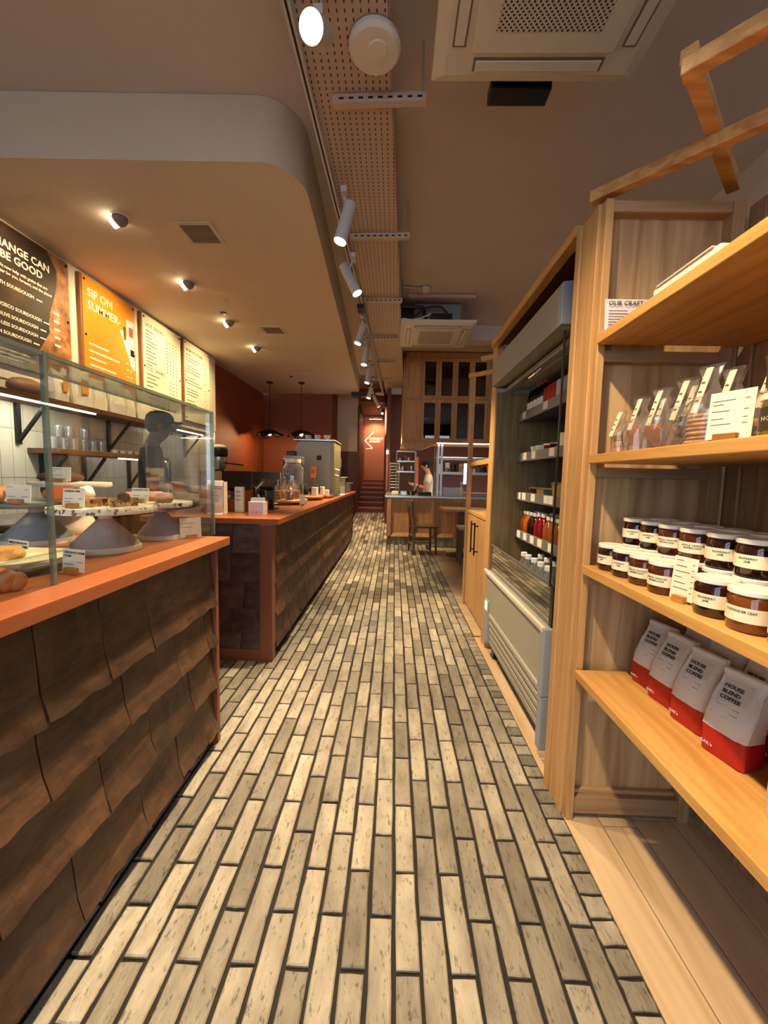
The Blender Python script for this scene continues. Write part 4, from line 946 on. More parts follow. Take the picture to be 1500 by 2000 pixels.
MB().lathe([(.15, .022), (.16, .028), (.16, .042), (.15, .048)], (-1.0, 4.75, CT), 28, sy=1.5).build('board', 'oak_shelf', t)
for s in (-.12, .12): bx('foot', t, 'oak_shelf', -1.06, -0.94, 4.75+s-.015, 4.75+s+.015, CT, CT+.023)
for k, (x, y, lb) in enumerate([(-1.12, 3.82, 'first clear bag of golden biscuits on the near wooden board'), (-1.0, 3.84, 'second clear bag of golden biscuits on the near wooden board'), (-1.10, 4.0, 'third clear bag of golden biscuits on the near wooden board'), (-.99, 4.02, 'fourth clear bag of golden biscuits on the near wooden board'), (-1.05, 4.16, 'farthest clear bag of golden biscuits on the near wooden board')]):
    t = thing('biscuit_bag', (x, y, CT+.048), lb, 'biscuit bag', 'bagged biscuits on the near board')
    for q in range(4): MB().lathe([(.034, 0), (.038, .006), (.036, .018), (.02, .021)], (x+random.uniform(-.004, .004), y, CT+.049+.0225*q), 14, wob=.05).build('biscuit', 'biscuit', t, smooth=True)
    MB().lathe([(.044, 0), (.047, .05), (.044, .10), (.020, .145), (.010, .165), (.022, .19)], (x, y, CT+.0485), 14, wob=.07, close=False).build('wrapper', 'cello', t)
for k, (x, y, lb) in enumerate([(-1.05, 4.60, 'black folded napkin bundle on the far wooden board'), (-.97, 4.88, 'black cloth bundle beside the white cartons')]):
    b = MB().blob((x, y, CT+.048+.07), .07, .10, .07, wob=.12, flat=1.0); tag(b.build('cloth_bundle', 'cloth_black', smooth=True), lb, 'cloth')
for k, (x, y, lb) in enumerate([(-.93, 4.70, 'white card packet on the far board beneath the black bundle'), (-.90, 4.97, 'white card packet at the far tip of the far board')]):
    b = MB().box(x-.03, x+.03, y-.06, y+.06, CT+.048, CT+.15); tag(b.build('card_packet', 'paper', bev=.003), lb, 'packet')
b = card((-0.86, 3.75, CT), R(25), 0.05, 0.10, 'small upright price tag leaning against the near wooden board', [], group='price tags on the far counter', bars=((.1, .7, .6), (.1, .5, .5)))
t = thing('water_dispenser', (-1.12, 4.42, CT), 'large clear glass water dispenser with pale lid', 'dispenser')
MB().lathe([(.105, 0), (.115, .02), (.115, .30), (.085, .35), (.08, .36)], (-1.12, 4.42, CT+.06), 28).build('glass_body', 'bottle_clear', t, smooth=True)
MB().lathe([(.085, 0), (.085, .04)], (-1.12, 4.42, CT+.422), 24).build('lid', 'paper', t)
MB().lathe([(.10, 0), (.10, .06)], (-1.12, 4.42, CT), 24).build('stand', 'black_metal', t)
t = thing('coffee_machine', (-1.10, 5.62, CT), 'tall grey coffee machine with a flower emblem on its side panel', 'coffee machine')
sidep = [(5.30, .10), (5.94, .10), (5.94, .70), (5.48, .755), (5.30, .55)]
body = MB().prism([(-1.33, CT+.06), (-0.84, CT+.06), (-0.84, CT+.74), (-1.27, CT+.74), (-1.33, CT+.60)], .62, 1, 5.32).build('body', 'machine_grey', t, bev=.008)
MB().box(-0.84, -0.80, 5.30, 5.96, CT+.05, CT+.735).build('side_panel', 'machine_olive', t, bev=.006)
MB().box(-1.34, -0.79, 5.30, 5.97, CT+.742, CT+.762).build('cup_rail', 'steel', t, bev=.004)
MB().box(-1.36, -0.80, 5.28, 5.98, CT+.0, CT+.06).build('drip_base', 'steel_dull', t, bev=.004)
for k in range(4):
    a = R(45+90*k); MB().blob((-1.0+.022*math.cos(a), 5.315, CT+.52+.022*math.sin(a)), .018, .004, .018, 10, 6).build('emblem_petal', 'black_metal', t)
for s in (.38, .30): MB().path([(-0.80, 5.42, CT+s), (-0.74, 5.42, CT+s-.02), (-0.74, 5.42, CT+s-.10)], .008, 6).build('steam_wand', 'steel', t)
MB().box(-1.42, -1.30, 5.25, 5.5, CT+.30, CT+.60).build('group_head', 'black_plastic', t, bev=.01)
for k, (x, y) in enumerate([(-1.05, 5.45), (-.92, 5.45), (-1.18, 5.48)]):
    b = MB().lathe([(.022, 0), (.036, .02), (.040, .065), (.036, .065), (.03, .02), (.001, .012)], (x, y, CT+.763), 16, close=False); tag(b.build('coffee_cup', 'porcelain', smooth=True), ['white cup in the middle on top of the coffee machine', 'white cup at the right edge on top of the coffee machine', 'white cup at the left on top of the coffee machine'][k], 'cup', 'cups warming on the coffee machine')
t = thing('tap_tower', (-1.22, 4.72, CT), 'chrome brewer head behind the water dispenser', 'brewer')
MB().box(-1.30, -1.16, 4.66, 4.80, CT, CT+.46).build('tower', 'black_plastic', t, bev=.01); MB().tube((-1.28, 4.64, CT+.47), (-1.05, 4.64, CT+.45), .045, .05, 16).build('spout_drum', 'steel', t, smooth=True)
b = MB().box(-1.045, -0.975, 4.985, 4.99, CT+.26, CT+.40); b.rot(R(-8), (-1.0, 4.99, CT+.26), 'X'); t = thing('table_card', (-1.01, 4.99, CT), 'small upright orange card propped in front of the coffee machine', 'card')
b.build('sheet', 'orange_card', t); MB().box(-1.03, -0.99, 4.992, 5.01, CT, CT+.36).build('easel', 'card_block', t)
t = thing('wood_tray', (-.98, 5.08, CT), 'flat wooden tray stacked with napkin boxes before the coffee machine', 'tray'); bx('tray', t, 'orange_laminate', -1.15, -.80, 5.04, 5.26, CT+.015, CT+.032); bx('runner', t, 'orange_laminate', -1.12, -1.09, 5.05, 5.25, CT, CT+.015); bx('runner', t, 'orange_laminate', -.86, -.83, 5.05, 5.25, CT, CT+.015)
for k, (x0, x1, h) in enumerate([(-1.11, -1.0, .10), (-.99, -.84, .075)]): tag(bx('napkin_box', None, 'paper', x0, x1, 5.09, 5.21, CT+.032, CT+.032+h, bev=.002), ['taller white napkin box on the flat wooden tray', 'lower white napkin box on the flat wooden tray'][k], 'box')
t = thing('stirrer_stand', (-.85, 6.45, CT), 'clear acrylic box of stirrers at the far end of the counter', 'holder')
for b6 in ((-.93, -.78, 6.40, 6.405, CT, CT+.26), (-.93, -.78, 6.515, 6.52, CT, CT+.26), (-.93, -.925, 6.405, 6.515, CT, CT+.26), (-.785, -.78, 6.405, 6.515, CT, CT+.26)): bx('wall', t, 'cup_glass', *b6)
bx('lid', t, 'paper', -.95, -.76, 6.39, 6.53, CT+.262, CT+.275); bx('contents', t, 'paper', -.92, -.79, 6.41, 6.51, CT+.004, CT+.12)
MB().tube((-.89, 6.44, CT+.275), (-.87, 6.44, CT+.44), .008, .010).build('handle', 'paper', t); MB().blob((-.867, 6.44, CT+.50), .02, .02, .09, 10, 8).build('handle_grip', 'paper', t, smooth=True)
b = MB().box(-1.02, -.76, 5.95, 6.30, CT, CT+.008); tag(b.build('paper_sheet', 'paper'), 'white sheet lying at the far counter edge', 'paper')
t = thing('steel_bin', (-.84, 7.15, CT), 'grey steel tub at the very end of the far counter', 'tub'); MB().lathe([(.07, 0), (.09, .01), (.09, .16), (.085, .16), (.08, .02), (.001, .015)], (-.86, 7.15, CT), 20, close=False).build('tub', 'steel_dull', t, smooth=True); MB().box(-.97, -.74, 7.08, 7.24, CT+.162, CT+.175).build('lid', 'steel', t)
# grinder and brown bag on the back counter, far left
t = thing('coffee_grinder', (-2.52, 5.75, .90), 'chrome coffee grinder with black hopper beside the white panel', 'grinder')
MB().lathe([(.09, 0), (.09, .35), (.07, .40)], (-2.52, 5.75, .90), 20).build('body', 'black_metal', t, smooth=True)
MB().lathe([(.06, 0), (.095, .06), (.10, .18), (.09, .19)], (-2.52, 5.75, 1.30), 22).build('chrome_bowl', 'steel', t, smooth=True)
MB().lathe([(.10, 0), (.115, .02), (.115, .11), (.10, .12)], (-2.52, 5.75, 1.49), 22).build('hopper', 'black_plastic', t, smooth=True)
MB().lathe([(.09, 0), (.10, .015), (.06, .05), (.01, .055)], (-2.52, 5.75, 1.61), 22, wob=.05).build('lid', 'porcelain', t, smooth=True)
MB().tube((-2.43, 5.72, 1.40), (-2.15, 5.68, 1.37), .012).build('lever', 'black_metal', t)
paper_bag((-1.52, 3.30, CT), R(20), .17, .11, .30, 'brown kraft bag standing by the left till', 71, m='kraft', group=None)

# ================================================================== CEILING SERVICES
TA = -0.0315
def tc_(y): return -0.113 + TA*(y-2.0)
t = thing('cable_tray', (tc_(4.5), 4.5, 3.20), 'long perforated metal cable tray hung under the ceiling', 'cable tray')
b = MB().box(-0.205, 0.205, -6.5, 5.2, 0, 0.004); b.rot(TA); b.move((tc_(4.5), 4.5, 3.20)); b.build('perforated_sheet', 'tray_metal', t)
for s in (-1, 1):
    b = MB().box(s*0.205-0.003, s*0.205+0.003, -6.5, 5.2, 0, 0.06); b.rot(TA); b.move((tc_(4.5), 4.5, 3.20)); b.build('side_flange', 'strut', t)
for k in range(8):
    y = -0.1+1.168*k
    if k == 0: continue
    y = 2.23+1.172*(k-2)
    c = tc_(y); b = MB().box(-0.245, 0.235, -0.021, 0.021, -0.045, -0.003); b.rot(TA); b.move((c, y, 3.20)); o = b.build('support_bar', 'strut', t, bev=.002)
    for i in range(9):
        q = MB().box(-0.21+0.05*i, -0.185+0.05*i, -0.0215, -0.0208, -0.032, -0.022); q.rot(TA); q.move((c, y, 3.20)); q.build('slot', 'black_matte', o)
    for s in (-0.225, 0.215): MB().tube((c+s, y, 3.19), (c+s, y, CEIL), .006, n=8).build('hanger_rod', 'strut', t)
t = thing('access_point', (-0.136, 1.98, 3.155), 'round white disc fixed under the cable tray near the bright lamp', 'access point')
MB().lathe([(0.02, 0.0), (0.105, 0.003), (0.118, 0.018), (0.115, 0.040)], (-0.136, 1.98, 3.155), 40).build('disc', 'white_paint_metal', t, smooth=True)
MB().lathe([(0.040, -0.004), (0.044, 0.0), (0.044, 0.003)], (-0.120, 1.965, 3.155), 28).build('button', 'cassette_white', t, smooth=True)
b = MB().lathe([(0.10, 0), (0.11, .01), (.11, .03)], (-0.383, 9.55, 3.165), 28); tag(b.build('access_point', 'white_paint_metal', smooth=True), 'white disc at the far end of the cable tray', 'access point')
# air conditioning cassettes
def cassette(cx, cy, z, wd, ln, label, body_h, detail=True):
    t = thing('air_conditioner', (cx, cy, z), label, 'air conditioner'); h = .035; x0, x1, y0, y1 = cx-wd/2, cx+wd/2, cy-ln/2, cy+ln/2
    b = MB(); i = .055
    pts0 = [(x0, y0), (x1, y0), (x1, y1), (x0, y1)]; pts1 = [(x0+i, y0+i), (x1-i, y0+i), (x1-i, y1-i), (x0+i, y1-i)]
    b.add([(p[0], p[1], z+.05) for p in pts0]+[(p[0], p[1], z+.022) for p in pts0]+[(p[0], p[1], z) for p in pts1], [(k, (k+1) % 4, 4+(k+1) % 4, 4+k) for k in range(4)]+[(4+k, 4+(k+1) % 4, 8+(k+1) % 4, 8+k) for k in range(4)]+[(8, 9, 10, 11), (3, 2, 1, 0)])
    b.build('panel', 'cassette_white', t, bev=.004)
    g = wd*.17
    MB().box(x0+g, x1-g, y0+g, y1-g, z-.012, z-.001).build('intake_plate', 'cassette_white', t, bev=.012)
    MB().box(x0+g+.09, x1-g-.09, y0+g+.09, y1-g-.09, z-.0135, z-.0122).build('grille', 'grille_metal', t)
    for (a0, a1, c0, c1) in ((x0+g+.02, x1-g-.02, y0+.075, y0+g-.025), (x0+g+.02, x1-g-.02, y1-g+.025, y1-.075), (x0+.075, x0+g-.025, y0+g+.02, y1-g-.02), (x1-g+.025, x1-.075, y0+g+.02, y1-g-.02)):
        o = MB().box(a0, a1, c0, c1, z-.003, z-.0005).build('outlet', 'grey_vent', t); 
        if a1-a0 > c1-c0: MB().box(a0+.01, a1-.01, c0+.008, c1-.004, z-.009, z-.0032).build('flap', 'white_paint_metal', o, bev=.003)
        else: MB().box(a0+.008, a1-.008, c0+.01, c1-.01, z-.009, z-.0032).build('flap', 'white_paint_metal', o, bev=.003)
    MB().box(cx-wd*.31, cx+wd*.31, cy-ln*.31, cy+ln*.31, z+.051, z+.051+body_h).build('casing', 'galvanised', t)
    for sx in (-1, 1):
        for sy in (-1, 1): MB().tube((cx+sx*wd*.33, cy+sy*ln*.29, z+.2), (cx+sx*wd*.33, cy+sy*ln*.29, CEIL), .006, n=8).build('hanger_rod', 'strut', t)
    return t
cassette(0.598, 1.615, 3.12, .935, .96, 'large white ceiling cassette air conditioner nearest the camera', .24)
a2 = cassette(0.495, 5.53, 3.12, .925, .95, 'far white ceiling cassette air conditioner with exposed metal casing', .25)
bx('control_box', a2, 'black_plastic', .40, .66, 5.10, 5.20, 3.175, 3.26, bev=.006)
MB().path([(.20, 5.12, 3.22), (.30, 5.08, 3.30), (.42, 5.08, 3.33), (.52, 5.09, 3.33), (.60, 5.10, 3.26)], .012, 8).build('cable', 'black_plastic', a2)
MB().path([(.05, 5.12, 3.20), (.16, 5.08, 3.17), (.28, 5.08, 3.19), (.40, 5.10, 3.25)], .008, 8).build('cable', 'paper', a2)
MB().path([(.02, 5.10, 3.33), (.30, 5.11, 3.33), (.34, 5.11, 3.20)], .02, 8).build('pipe', 'black_plastic', a2)
bx('suspension_rail', a2, 'strut', .12, .92, 5.0, 5.04, 3.40, 3.44)
b = MB(); b.box(.03, .19, 5.16, 5.42, 3.17, 3.34); tag(b.build('drain_pump', 'black_plastic', bev=.01), 'black pump block between cable tray and far air conditioner', 'pump')
b = MB(); b.box(.43, .73, 2.16, 2.26, 3.17, 3.235); b.box(.5, .66, 2.1, 2.18, 3.20, 3.30); tag(b.build('condensate_pump', 'black_plastic', bev=.008), 'black box tucked behind the near air conditioner', 'pump')
t = thing('smoke_detector', (.308, 4.85, 3.39), 'small white round smoke detector on a ceiling conduit', 'detector')
MB().lathe([(.02, 0), (.04, .005), (.045, .03), (.05, .055)], (.308, 4.85, 3.385), 20).build('sensor', 'white_paint_metal', t, smooth=True); MB().tube((.30, 4.85, 3.43), (.05, 4.82, 3.43), .012).build('conduit', 'strut', t)
# lighting track and spotlights
def tk(y): return -0.352-0.0235*(y-1.98)
t = thing('light_track', (tk(4.5), 4.5, 3.12), 'thin metal lighting track running beside the cable tray', 'light track')
b = MB().box(-.017, .017, -6.2, 4.9, 0, .03); b.rot(-.0235); b.move((tk(4.5), 4.5, 3.11)); b.build('rail', 'track_metal', t)
b = MB().box(-.005, .005, -6.2, 4.9, -.001, .001); b.rot(-.0235); b.move((tk(4.5), 4.5, 3.11)); b.build('groove', 'black_matte', t)
for k in range(8): MB().tube((tk(.6+1.2*k), .6+1.2*k, 3.14), (tk(.6+1.2*k), .6+1.2*k, CEIL), .005, n=8).build('suspension_wire', 'strut', t)
bx('power_feed', t, 'black_plastic', tk(4.57)-.035, tk(4.57)+.035, 4.50, 4.64, 3.06, 3.112, bev=.004)
def spot(p_up, p_lo, label, energy, aim=None, cone=62, face='lamp_face', lit=True, r_=.042):
    U = Vector(p_up); D = Vector(p_lo); d = (D-U).normalized(); y = U.y
    t = thing('track_spotlight', (tk(y), y, 3.11), label, 'spotlight', 'track spotlights')
    MB().box(tk(y)-.02, tk(y)+.02, y-.055, y+.055, 3.075, 3.113).build('adapter', 'track_metal', t, bev=.003)
    mid = U.lerp(D, .32)
    MB().path([(tk(y), y, 3.08), (tk(y)*.5+mid.x*.5, y, 3.04), tuple(mid)], .009, 8).build('arm', 'track_metal', t)
    MB().tube(U, D, r_, r_, 24, caps=True).build('barrel', 'track_metal', t, smooth=True)
    MB().tube(D+d*.0005, D+d*.006, r_*.90, r_*.90, 24).build('lens', face, t)
    if lit: lamp('spotlight_beam', 'SPOT', D+d*.02, energy, WARM, aim or d, size=.04, cone=cone, blend=.7, parent=t)
    return t
SP = 225
spot((-.33, 2.79, 3.03), (-.395, 2.775, 2.79), 'first lit track spotlight, tilted left over the gap between counters', SP, aim=(-.35, -.45, -1))
spot((-.474, 3.56, 3.03), (-.354, 3.545, 2.80), 'second lit track spotlight, tilted right', SP, aim=(.32, -.25, -1))
spot((-.40, 4.88, 3.03), (-.469, 4.86, 2.81), 'third lit track spotlight, just past the black feed box', SP, aim=(-.05, -.3, -1))
spot((-.429, 5.74, 3.03), (-.461, 5.72, 2.80), 'fourth lit track spotlight counting from the camera', SP, aim=(-.05, 0, -1))
spot((-.455, 6.86, 3.03), (-.494, 6.84, 2.81), 'fifth lit track spotlight counting from the camera', SP, aim=(.1, .2, -1))
spot((-.506, 8.21, 3.03), (-.554, 8.19, 2.82), 'sixth track spotlight, by the dark bulkhead slot', SP*.8, aim=(.12, .25, -1))
spot((-.50, 9.0, 3.02), (-.40, 9.2, 2.84), 'last pale track spotlight, aimed at the stair wall', SP*.9, aim=(-.16, 3.3, -.55), cone=45)
spot((-.34, 1.80, 3.05), (-.365, 1.70, 2.98), 'glaring lamp at the top of the picture, pointed at the viewer', SP*.9, aim=(-.12, -.40, -1), r_=.05, cone=80)
spot((-.32, .55, 3.05), (-.30, .45, 2.86), 'track spotlight above and behind the viewer', SP*.9, aim=(.35, .35, -1), cone=75)
t = thing('wall_wash_light', (-.56, 12.0, 2.98), 'bright linear light above the arrow sign', 'light'); bx('housing', t, 'black_metal', -.80, -.40, 12.10, 12.16, 2.96, 3.02); bx('diffuser', t, 'lamp_face_soft', -.79, -.41, 12.105, 12.155, 2.952, 2.959)
lamp('wall_wash_beam', 'SPOT', (-.6, 11.95, 2.94), 60, (1, .74, .42), (0, .55, -1), size=.1, cone=110, parent=t)
t = thing('stair_fill_spot', (-.30, 10.9, 3.0), 'small black spotlight added above the right side of the stairs to brighten them', 'spotlight'); MB().tube((-.33, 10.9, 3.05), (-.36, 10.82, 2.93), .035).build('barrel', 'black_metal', t); MB().tube((-.36, 10.82, 2.93), (-.361, 10.817, 2.926), .03).build('lens', 'lamp_face', t); lamp('stair_fill_beam', 'SPOT', (-.365, 10.8, 2.91), 45, WARM, (-.1, .15, -1), size=.04, cone=75, parent=t)  # lamp added to brighten the dark stairs
# eyeball downlights, vents, sensors on the soffit
for k, y in enumerate((3.027, 4.0, 4.967, 5.94)):
    t = thing('eyeball_downlight', (-2.035, y, SOF), ords[k]+' eyeball downlight along the soffit over the menu boards', 'downlight', 'eyeball downlights in the soffit')
    MB().lathe([(.062, -.004), (.066, 0), (.066, .001)], (-2.035, y, SOF-.001), 24).build('trim_ring', 'white_paint_metal', t, smooth=True)
    MB().blob((-2.035, y, SOF-.012), .052, .052, .052, 18, 12).build('eyeball', 'grey_vent', t, smooth=True)
    MB().tube((-2.068, y, SOF-.036), (-2.092, y, SOF-.050), .034, .031, 18).build('lens', 'lamp_face', t)
    lamp('downlight_beam', 'SPOT', (-2.11, y, SOF-.055), 42, (1, .72, .36), (-1, .0, -.85), size=.03, cone=100, blend=.8, parent=t)
b = MB().lathe([(.03, -.012), (.035, -.003), (.035, 0)], (-2.007, 4.724, SOF-.001), 18); tag(b.build('ceiling_sensor', 'black_plastic', smooth=True), 'small black round sensor between the second and third downlights', 'sensor')
b = MB().lathe([(.03, -.012), (.035, -.003), (.035, 0)], (-1.968, 7.624, SOF-.001), 18); tag(b.build('ceiling_sensor', 'black_plastic', smooth=True), 'small black round sensor in front of the pendant lamps', 'sensor')
for k, (x0, x1, y0, y1, lb) in enumerate([(-1.68, -1.39, 3.07, 3.365, 'square grey air vent nearest the rounded soffit corner'), (-1.73, -1.44, 5.11, 5.385, 'second square grey air vent along the soffit'), (-1.79, -1.53, 7.31, 7.52, 'farthest pale square air vent before the pendant lamps')]):
    t = thing('air_vent', ((x0+x1)/2, (y0+y1)/2, SOF), lb, 'air vent', 'soffit air vents')
    MB().box(x0, x1, y0, y1, SOF-.006, SOF-.0005).build('frame', 'plaster_soffit', t, bev=.002)
    MB().box(x0+.035, x1-.035, y0+.035, y1-.035, SOF-.0075, SOF-.0062).build('core', 'grey_vent' if k < 2 else 'plaster_soffit', t)
    for j in range(9):
        yj = y0+.04+j*(y1-y0-.08)/8.5; MB().box(x0+.037, x1-.037, yj, yj+.008, SOF-.0095, SOF-.0077).build('slat', 'grey_vent' if k < 2 else 'plaster_soffit', t)
# pendant lamps with crumpled dark shades
for k, (x, lb) in enumerate([(-2.523, 'left pendant lamp with wavy dark shade over the coffee corner'), (-1.887, 'right pendant lamp with wavy dark shade above the coffee machine')]):
    y = 8.1; t = thing('pendant_lamp', (x, y, SOF), lb, 'pendant lamp', 'pendant lamps over the far counter')
    MB().lathe([(.055, -.03), (.06, -.025), (.06, 0)], (x, y, SOF-.001), 20).build('ceiling_rose', 'pendant_metal', t, smooth=True)
    MB().tube((x, y, SOF-.03), (x, y, 2.14), .006, n=8).build('cord', 'pendant_metal', t)
    b = MB(); n = 40; vs_ = []
    for j, (r_, z) in enumerate([(.015, 2.15), (.10, 2.125), (.19, 2.07), (.27, 2.02)]):
        for i in range(n):
            a = 2*math.pi*i/n; wv = (.018*math.sin(5*a+k)+.012*math.sin(8*a))*(j/3)**1.5
            vs_.append((x+r_*(1+.6*wv)*math.cos(a), y+r_*(1+.6*wv)*math.sin(a), z+wv*1.4))
    b.add(vs_, [(j*n+i, j*n+(i+1) % n, (j+1)*n+(i+1) % n, (j+1)*n+i) for j in range(3) for i in range(n)]); o = b.build('shade', 'pendant_metal', t, smooth='all')
    md = o.modifiers.new('thick', 'SOLIDIFY'); md.thickness = .004
    MB().blob((x, y, 2.07), .035, .035, .045).build('bulb', 'lamp_face_soft', t, smooth=True)
    lamp('pendant_light', 'POINT', (x, y, 2.0), 14, (1, .62, .28), size=.04, parent=t)
b = MB(); b.box(-.98, -.60, 8.9, 9.15, 3.0, 3.08); tag(b.build('cable_box', 'black_plastic'), 'dark slatted box at the end of the soffit by the track', 'box')

# ================================================================== RIGHT: SHELF UNIT
su = thing('shelf_unit', (0.9, 0.6, 0), 'tall oak display shelving with slatted back on the right', 'shelf unit')
MB().box(.655, .688, 1.425, 1.535, 0, 2.165).build('front_post', 'oak_upright', su, bev=.003)
MB().box(.666, .692, 1.395, 1.425, 0, 2.165).build('face_post', 'oak_upright', su, bev=.003)
MB().box(.648, .668, 1.535, 1.575, 0, 2.155).build('stepped_moulding', 'oak_upright', su, bev=.003)
MB().box(.660, .676, 1.575, 1.60, 0, 2.145).build('stepped_moulding', 'oak_upright', su, bev=.003)
MB().box(.69, 1.13, 1.445, 1.465, .02, 2.16).build('side_panel', 'oak_panel', su)
MB().box(1.075, 1.115, 1.40, 1.445, 0, 2.165).build('rear_stile', 'oak_stile_shaded', su, bev=.002)
for z0, z1 in ((2.13, 2.165), (1.655, 1.69), (1.265, 1.30), (.885, .92), (.02, .085)):
    MB().box(.692, 1.075, 1.405, 1.445, z0, z1).build('rail', 'oak_rail_shaded', su, bev=.002)
MB().box(.70, 1.075, 1.425, 1.445, .085, .10).build('rail', 'oak_rail_shaded', su, bev=.002)
for z in (1.73, 1.34, .962, .585):
    MB().box(.655, 1.145, -.55, 1.383, z-.029, z).build('shelf_board', 'oak_shelf', su, bev=.0025)
for k in range(31):
    y = 1.435-.065*(k+1); dx = .006*(k % 2)
    MB().box(1.150+dx, 1.168+dx, y+.002, y+.063, .0, 2.165).build('slat', 'oak_slat', su, bev=.003)
MB().box(1.176, 1.19, -.58, 1.44, 0, 2.165).build('back_board', 'oak_slat', su)
MB().box(.66, 1.15, -.60, -.56, 0, 2.165).build('end_panel', 'oak_panel', su)
MB().box(.655, 1.19, -.58, 1.40, 2.165, 2.18).build('top_rim', 'oak_across', su) if False else None
# diagonal lattice lying on top of the posts
lz = 2.205
for k, (p, q, lb) in enumerate([((.646, 1.463), (1.30, .81), 'long oak lattice bar running diagonally from the shelf post'), ((.656, 1.031), (1.108, 1.455), 'oak lattice bar crossing over the long diagonal bar'), ((.648, 1.037), (1.28, .405), 'oak lattice bar nearest the top right corner')]):
    z = lz if k != 1 else lz+.036
    if k == 2: z = lz
    b = MB().bar((p[0], p[1], z), (q[0], q[1], z), .036, .036); tag(b.build('lattice_bar', 'oak_across', bev=.003), lb, 'lattice', 'oak lattice above the shelving')
for k, (p, q, lb) in enumerate([((.70, 3.97), (1.12, 3.55), 'oak lattice bar on top of the slim post by the cabinet'), ((.70, 3.42), (1.12, 3.0), 'short oak lattice bar beside the far refrigerator post')]):
    b = MB().bar((p[0], p[1], 2.235), (q[0], q[1], 2.235), .036, .036); tag(b.build('lattice_bar', 'oak_across', bev=.003), lb, 'lattice', 'oak lattice above the cabinet')

# ---- products on the shelves
def ctext(name, body, r_, z, size, m, parent, bold=0.0, align='CENTER'):
    cu = bpy.data.curves.new(name, 'FONT'); cu.body = body; cu.size = size; cu.align_x = align; cu.resolution_u = 1; cu.offset = bold
    tmp = bpy.data.objects.new('tmp', cu); me = bpy.data.meshes.new_from_object(tmp); me.name = name
    bpy.data.objects.remove(tmp); bpy.data.curves.remove(cu)
    for v in me.vertices:
        a = v.co.x/r_; v.co = (-r_*math.cos(a), -r_*math.sin(a), z+v.co.y)
    me.materials.clear(); me.materials.append(M[m]); o = bpy.data.objects.new(name, me); COL.objects.link(o); o.parent = parent; WL[o.name] = WL[parent.name]
    return o
def jar_proto(content, words_):
    t = thing('jam_jar', (0, 0, 0), 'x', 'jar'); r_ = .0405
    MB().lathe([(.030, 0), (.037, .002), (r_, .008), (r_, .066), (.037, .072), (.036, .076)], (0, 0, 0), 28).build('glass', content, t, smooth=True)
    MB().lathe([(r_+.0005, .022), (r_+.0005, .051)], (0, 0, 0), 28, close=False).build('label', 'jar_label', t, smooth=True)
    MB().lathe([(.0385, .0735), (.0405, .075), (.0405, .083), (.0385, .0855), (.03, .0858), (.028, .0848), (.002, .0846)], (0, 0, 0), 28).build('lid', 'jar_lid', t, smooth=True)
    ctext('lettering', words_, r_+.001, .0405, .0068, 'ink', t, bold=.0001)
    return t
PJ = {'d': jar_proto('jam_dark', 'RASPBERRY\nJAM'), 'm': jar_proto('jam_marmalade', 'SEVILLE ORANGE\nMARMALADE'), 'a': jar_proto('jam_amber', 'CORIANDER LEAF')}
usedj = {'d': False, 'm': False, 'a': False}
NM = {'d': 'dark jam', 'm': 'reddish marmalade', 'a': 'amber chutney'}
front = [(1.32, 'd', 'front row dark jam jar nearest the oak panel'), (1.232, 'd', 'second front row dark jam jar from the oak panel'), (1.144, 'm', 'front row marmalade jar left of its twin'), (1.056, 'm', 'front row marmalade jar just left of the price card'), (.885, 'd', 'front row dark jam jar half hidden by the price card'), (.795, 'a', 'front row amber jar left of the nearest jar'), (.70, 'a', 'nearest front row amber jar at the right picture edge')]
for y, kd, lb in front:
    place(PJ[kd], usedj[kd], (.722 if y > 1 else .718, y, .962), R(random.uniform(-12, 12)+22), lb, 'jars on the jar shelf'); usedj[kd] = True
kinds = ['d', 'd', 'm', 'm', 'd', 'd', 'a', 'a']
for row, x in ((2, .808), (3, .894)):
    for lv in (0, 1):
        for k, kd in enumerate(kinds):
            y = 1.335-.0885*k
            lb = ('%s jar, number %s from the panel, %s layer of the %s row' % (NM[kd], ords[k], 'upper' if lv else 'lower', 'middle' if row == 2 else 'back'))
            lb = lb.replace('number ', '')
            place(PJ[kd], True, (x+random.uniform(-.002, .002), y, .962+.0862*lv), R(random.uniform(-15, 15)+25), lb, 'jars on the jar shelf')
card((.705, .972, .962), R(-78), .062, .105, 'tall white price card in front of the jam jars', [], group='price cards on the oak shelves', bars=tuple((.10, .90-.13*k, .30+.16*(k % 3)) for k in range(6))+tuple((.80, .84-.13*k, .09) for k in range(6)))
# honey jars
def honey_proto():
    t = thing('honey_jar', (0, 0, 0), 'x', 'jar'); r_ = .038
    MB().lathe([(.030, 0), (r_, .004), (r_, .062), (.034, .070)], (0, 0, 0), 24).build('glass', 'honey', t, smooth=True)
    MB().lathe([(r_+.0005, .012), (r_+.0005, .056)], (0, 0, 0), 24, close=False).build('label', 'label_dark', t, smooth=True)
    MB().lathe([(.036, .068), (.038, .070), (.038, .080), (.035, .082)], (0, 0, 0), 24).build('lid', 'jar_lid', t, smooth=True)
    ctext('lettering', 'HONEY', r_+.001, .030, .013, 'jar_label', t)
    return t
hp = honey_proto()
for k, (x, y, z, lb) in enumerate([(.725, .775, 1.34, 'lower honey jar with dark label beside the cookie price card'), (.730, .772, 1.4225, 'upper honey jar stacked on the lower honey jar'), (.81, .80, 1.34, 'honey jar standing behind the honey stack')]):
    place(hp, k > 0, (x, y, z), R(20), lb, 'honey jars')
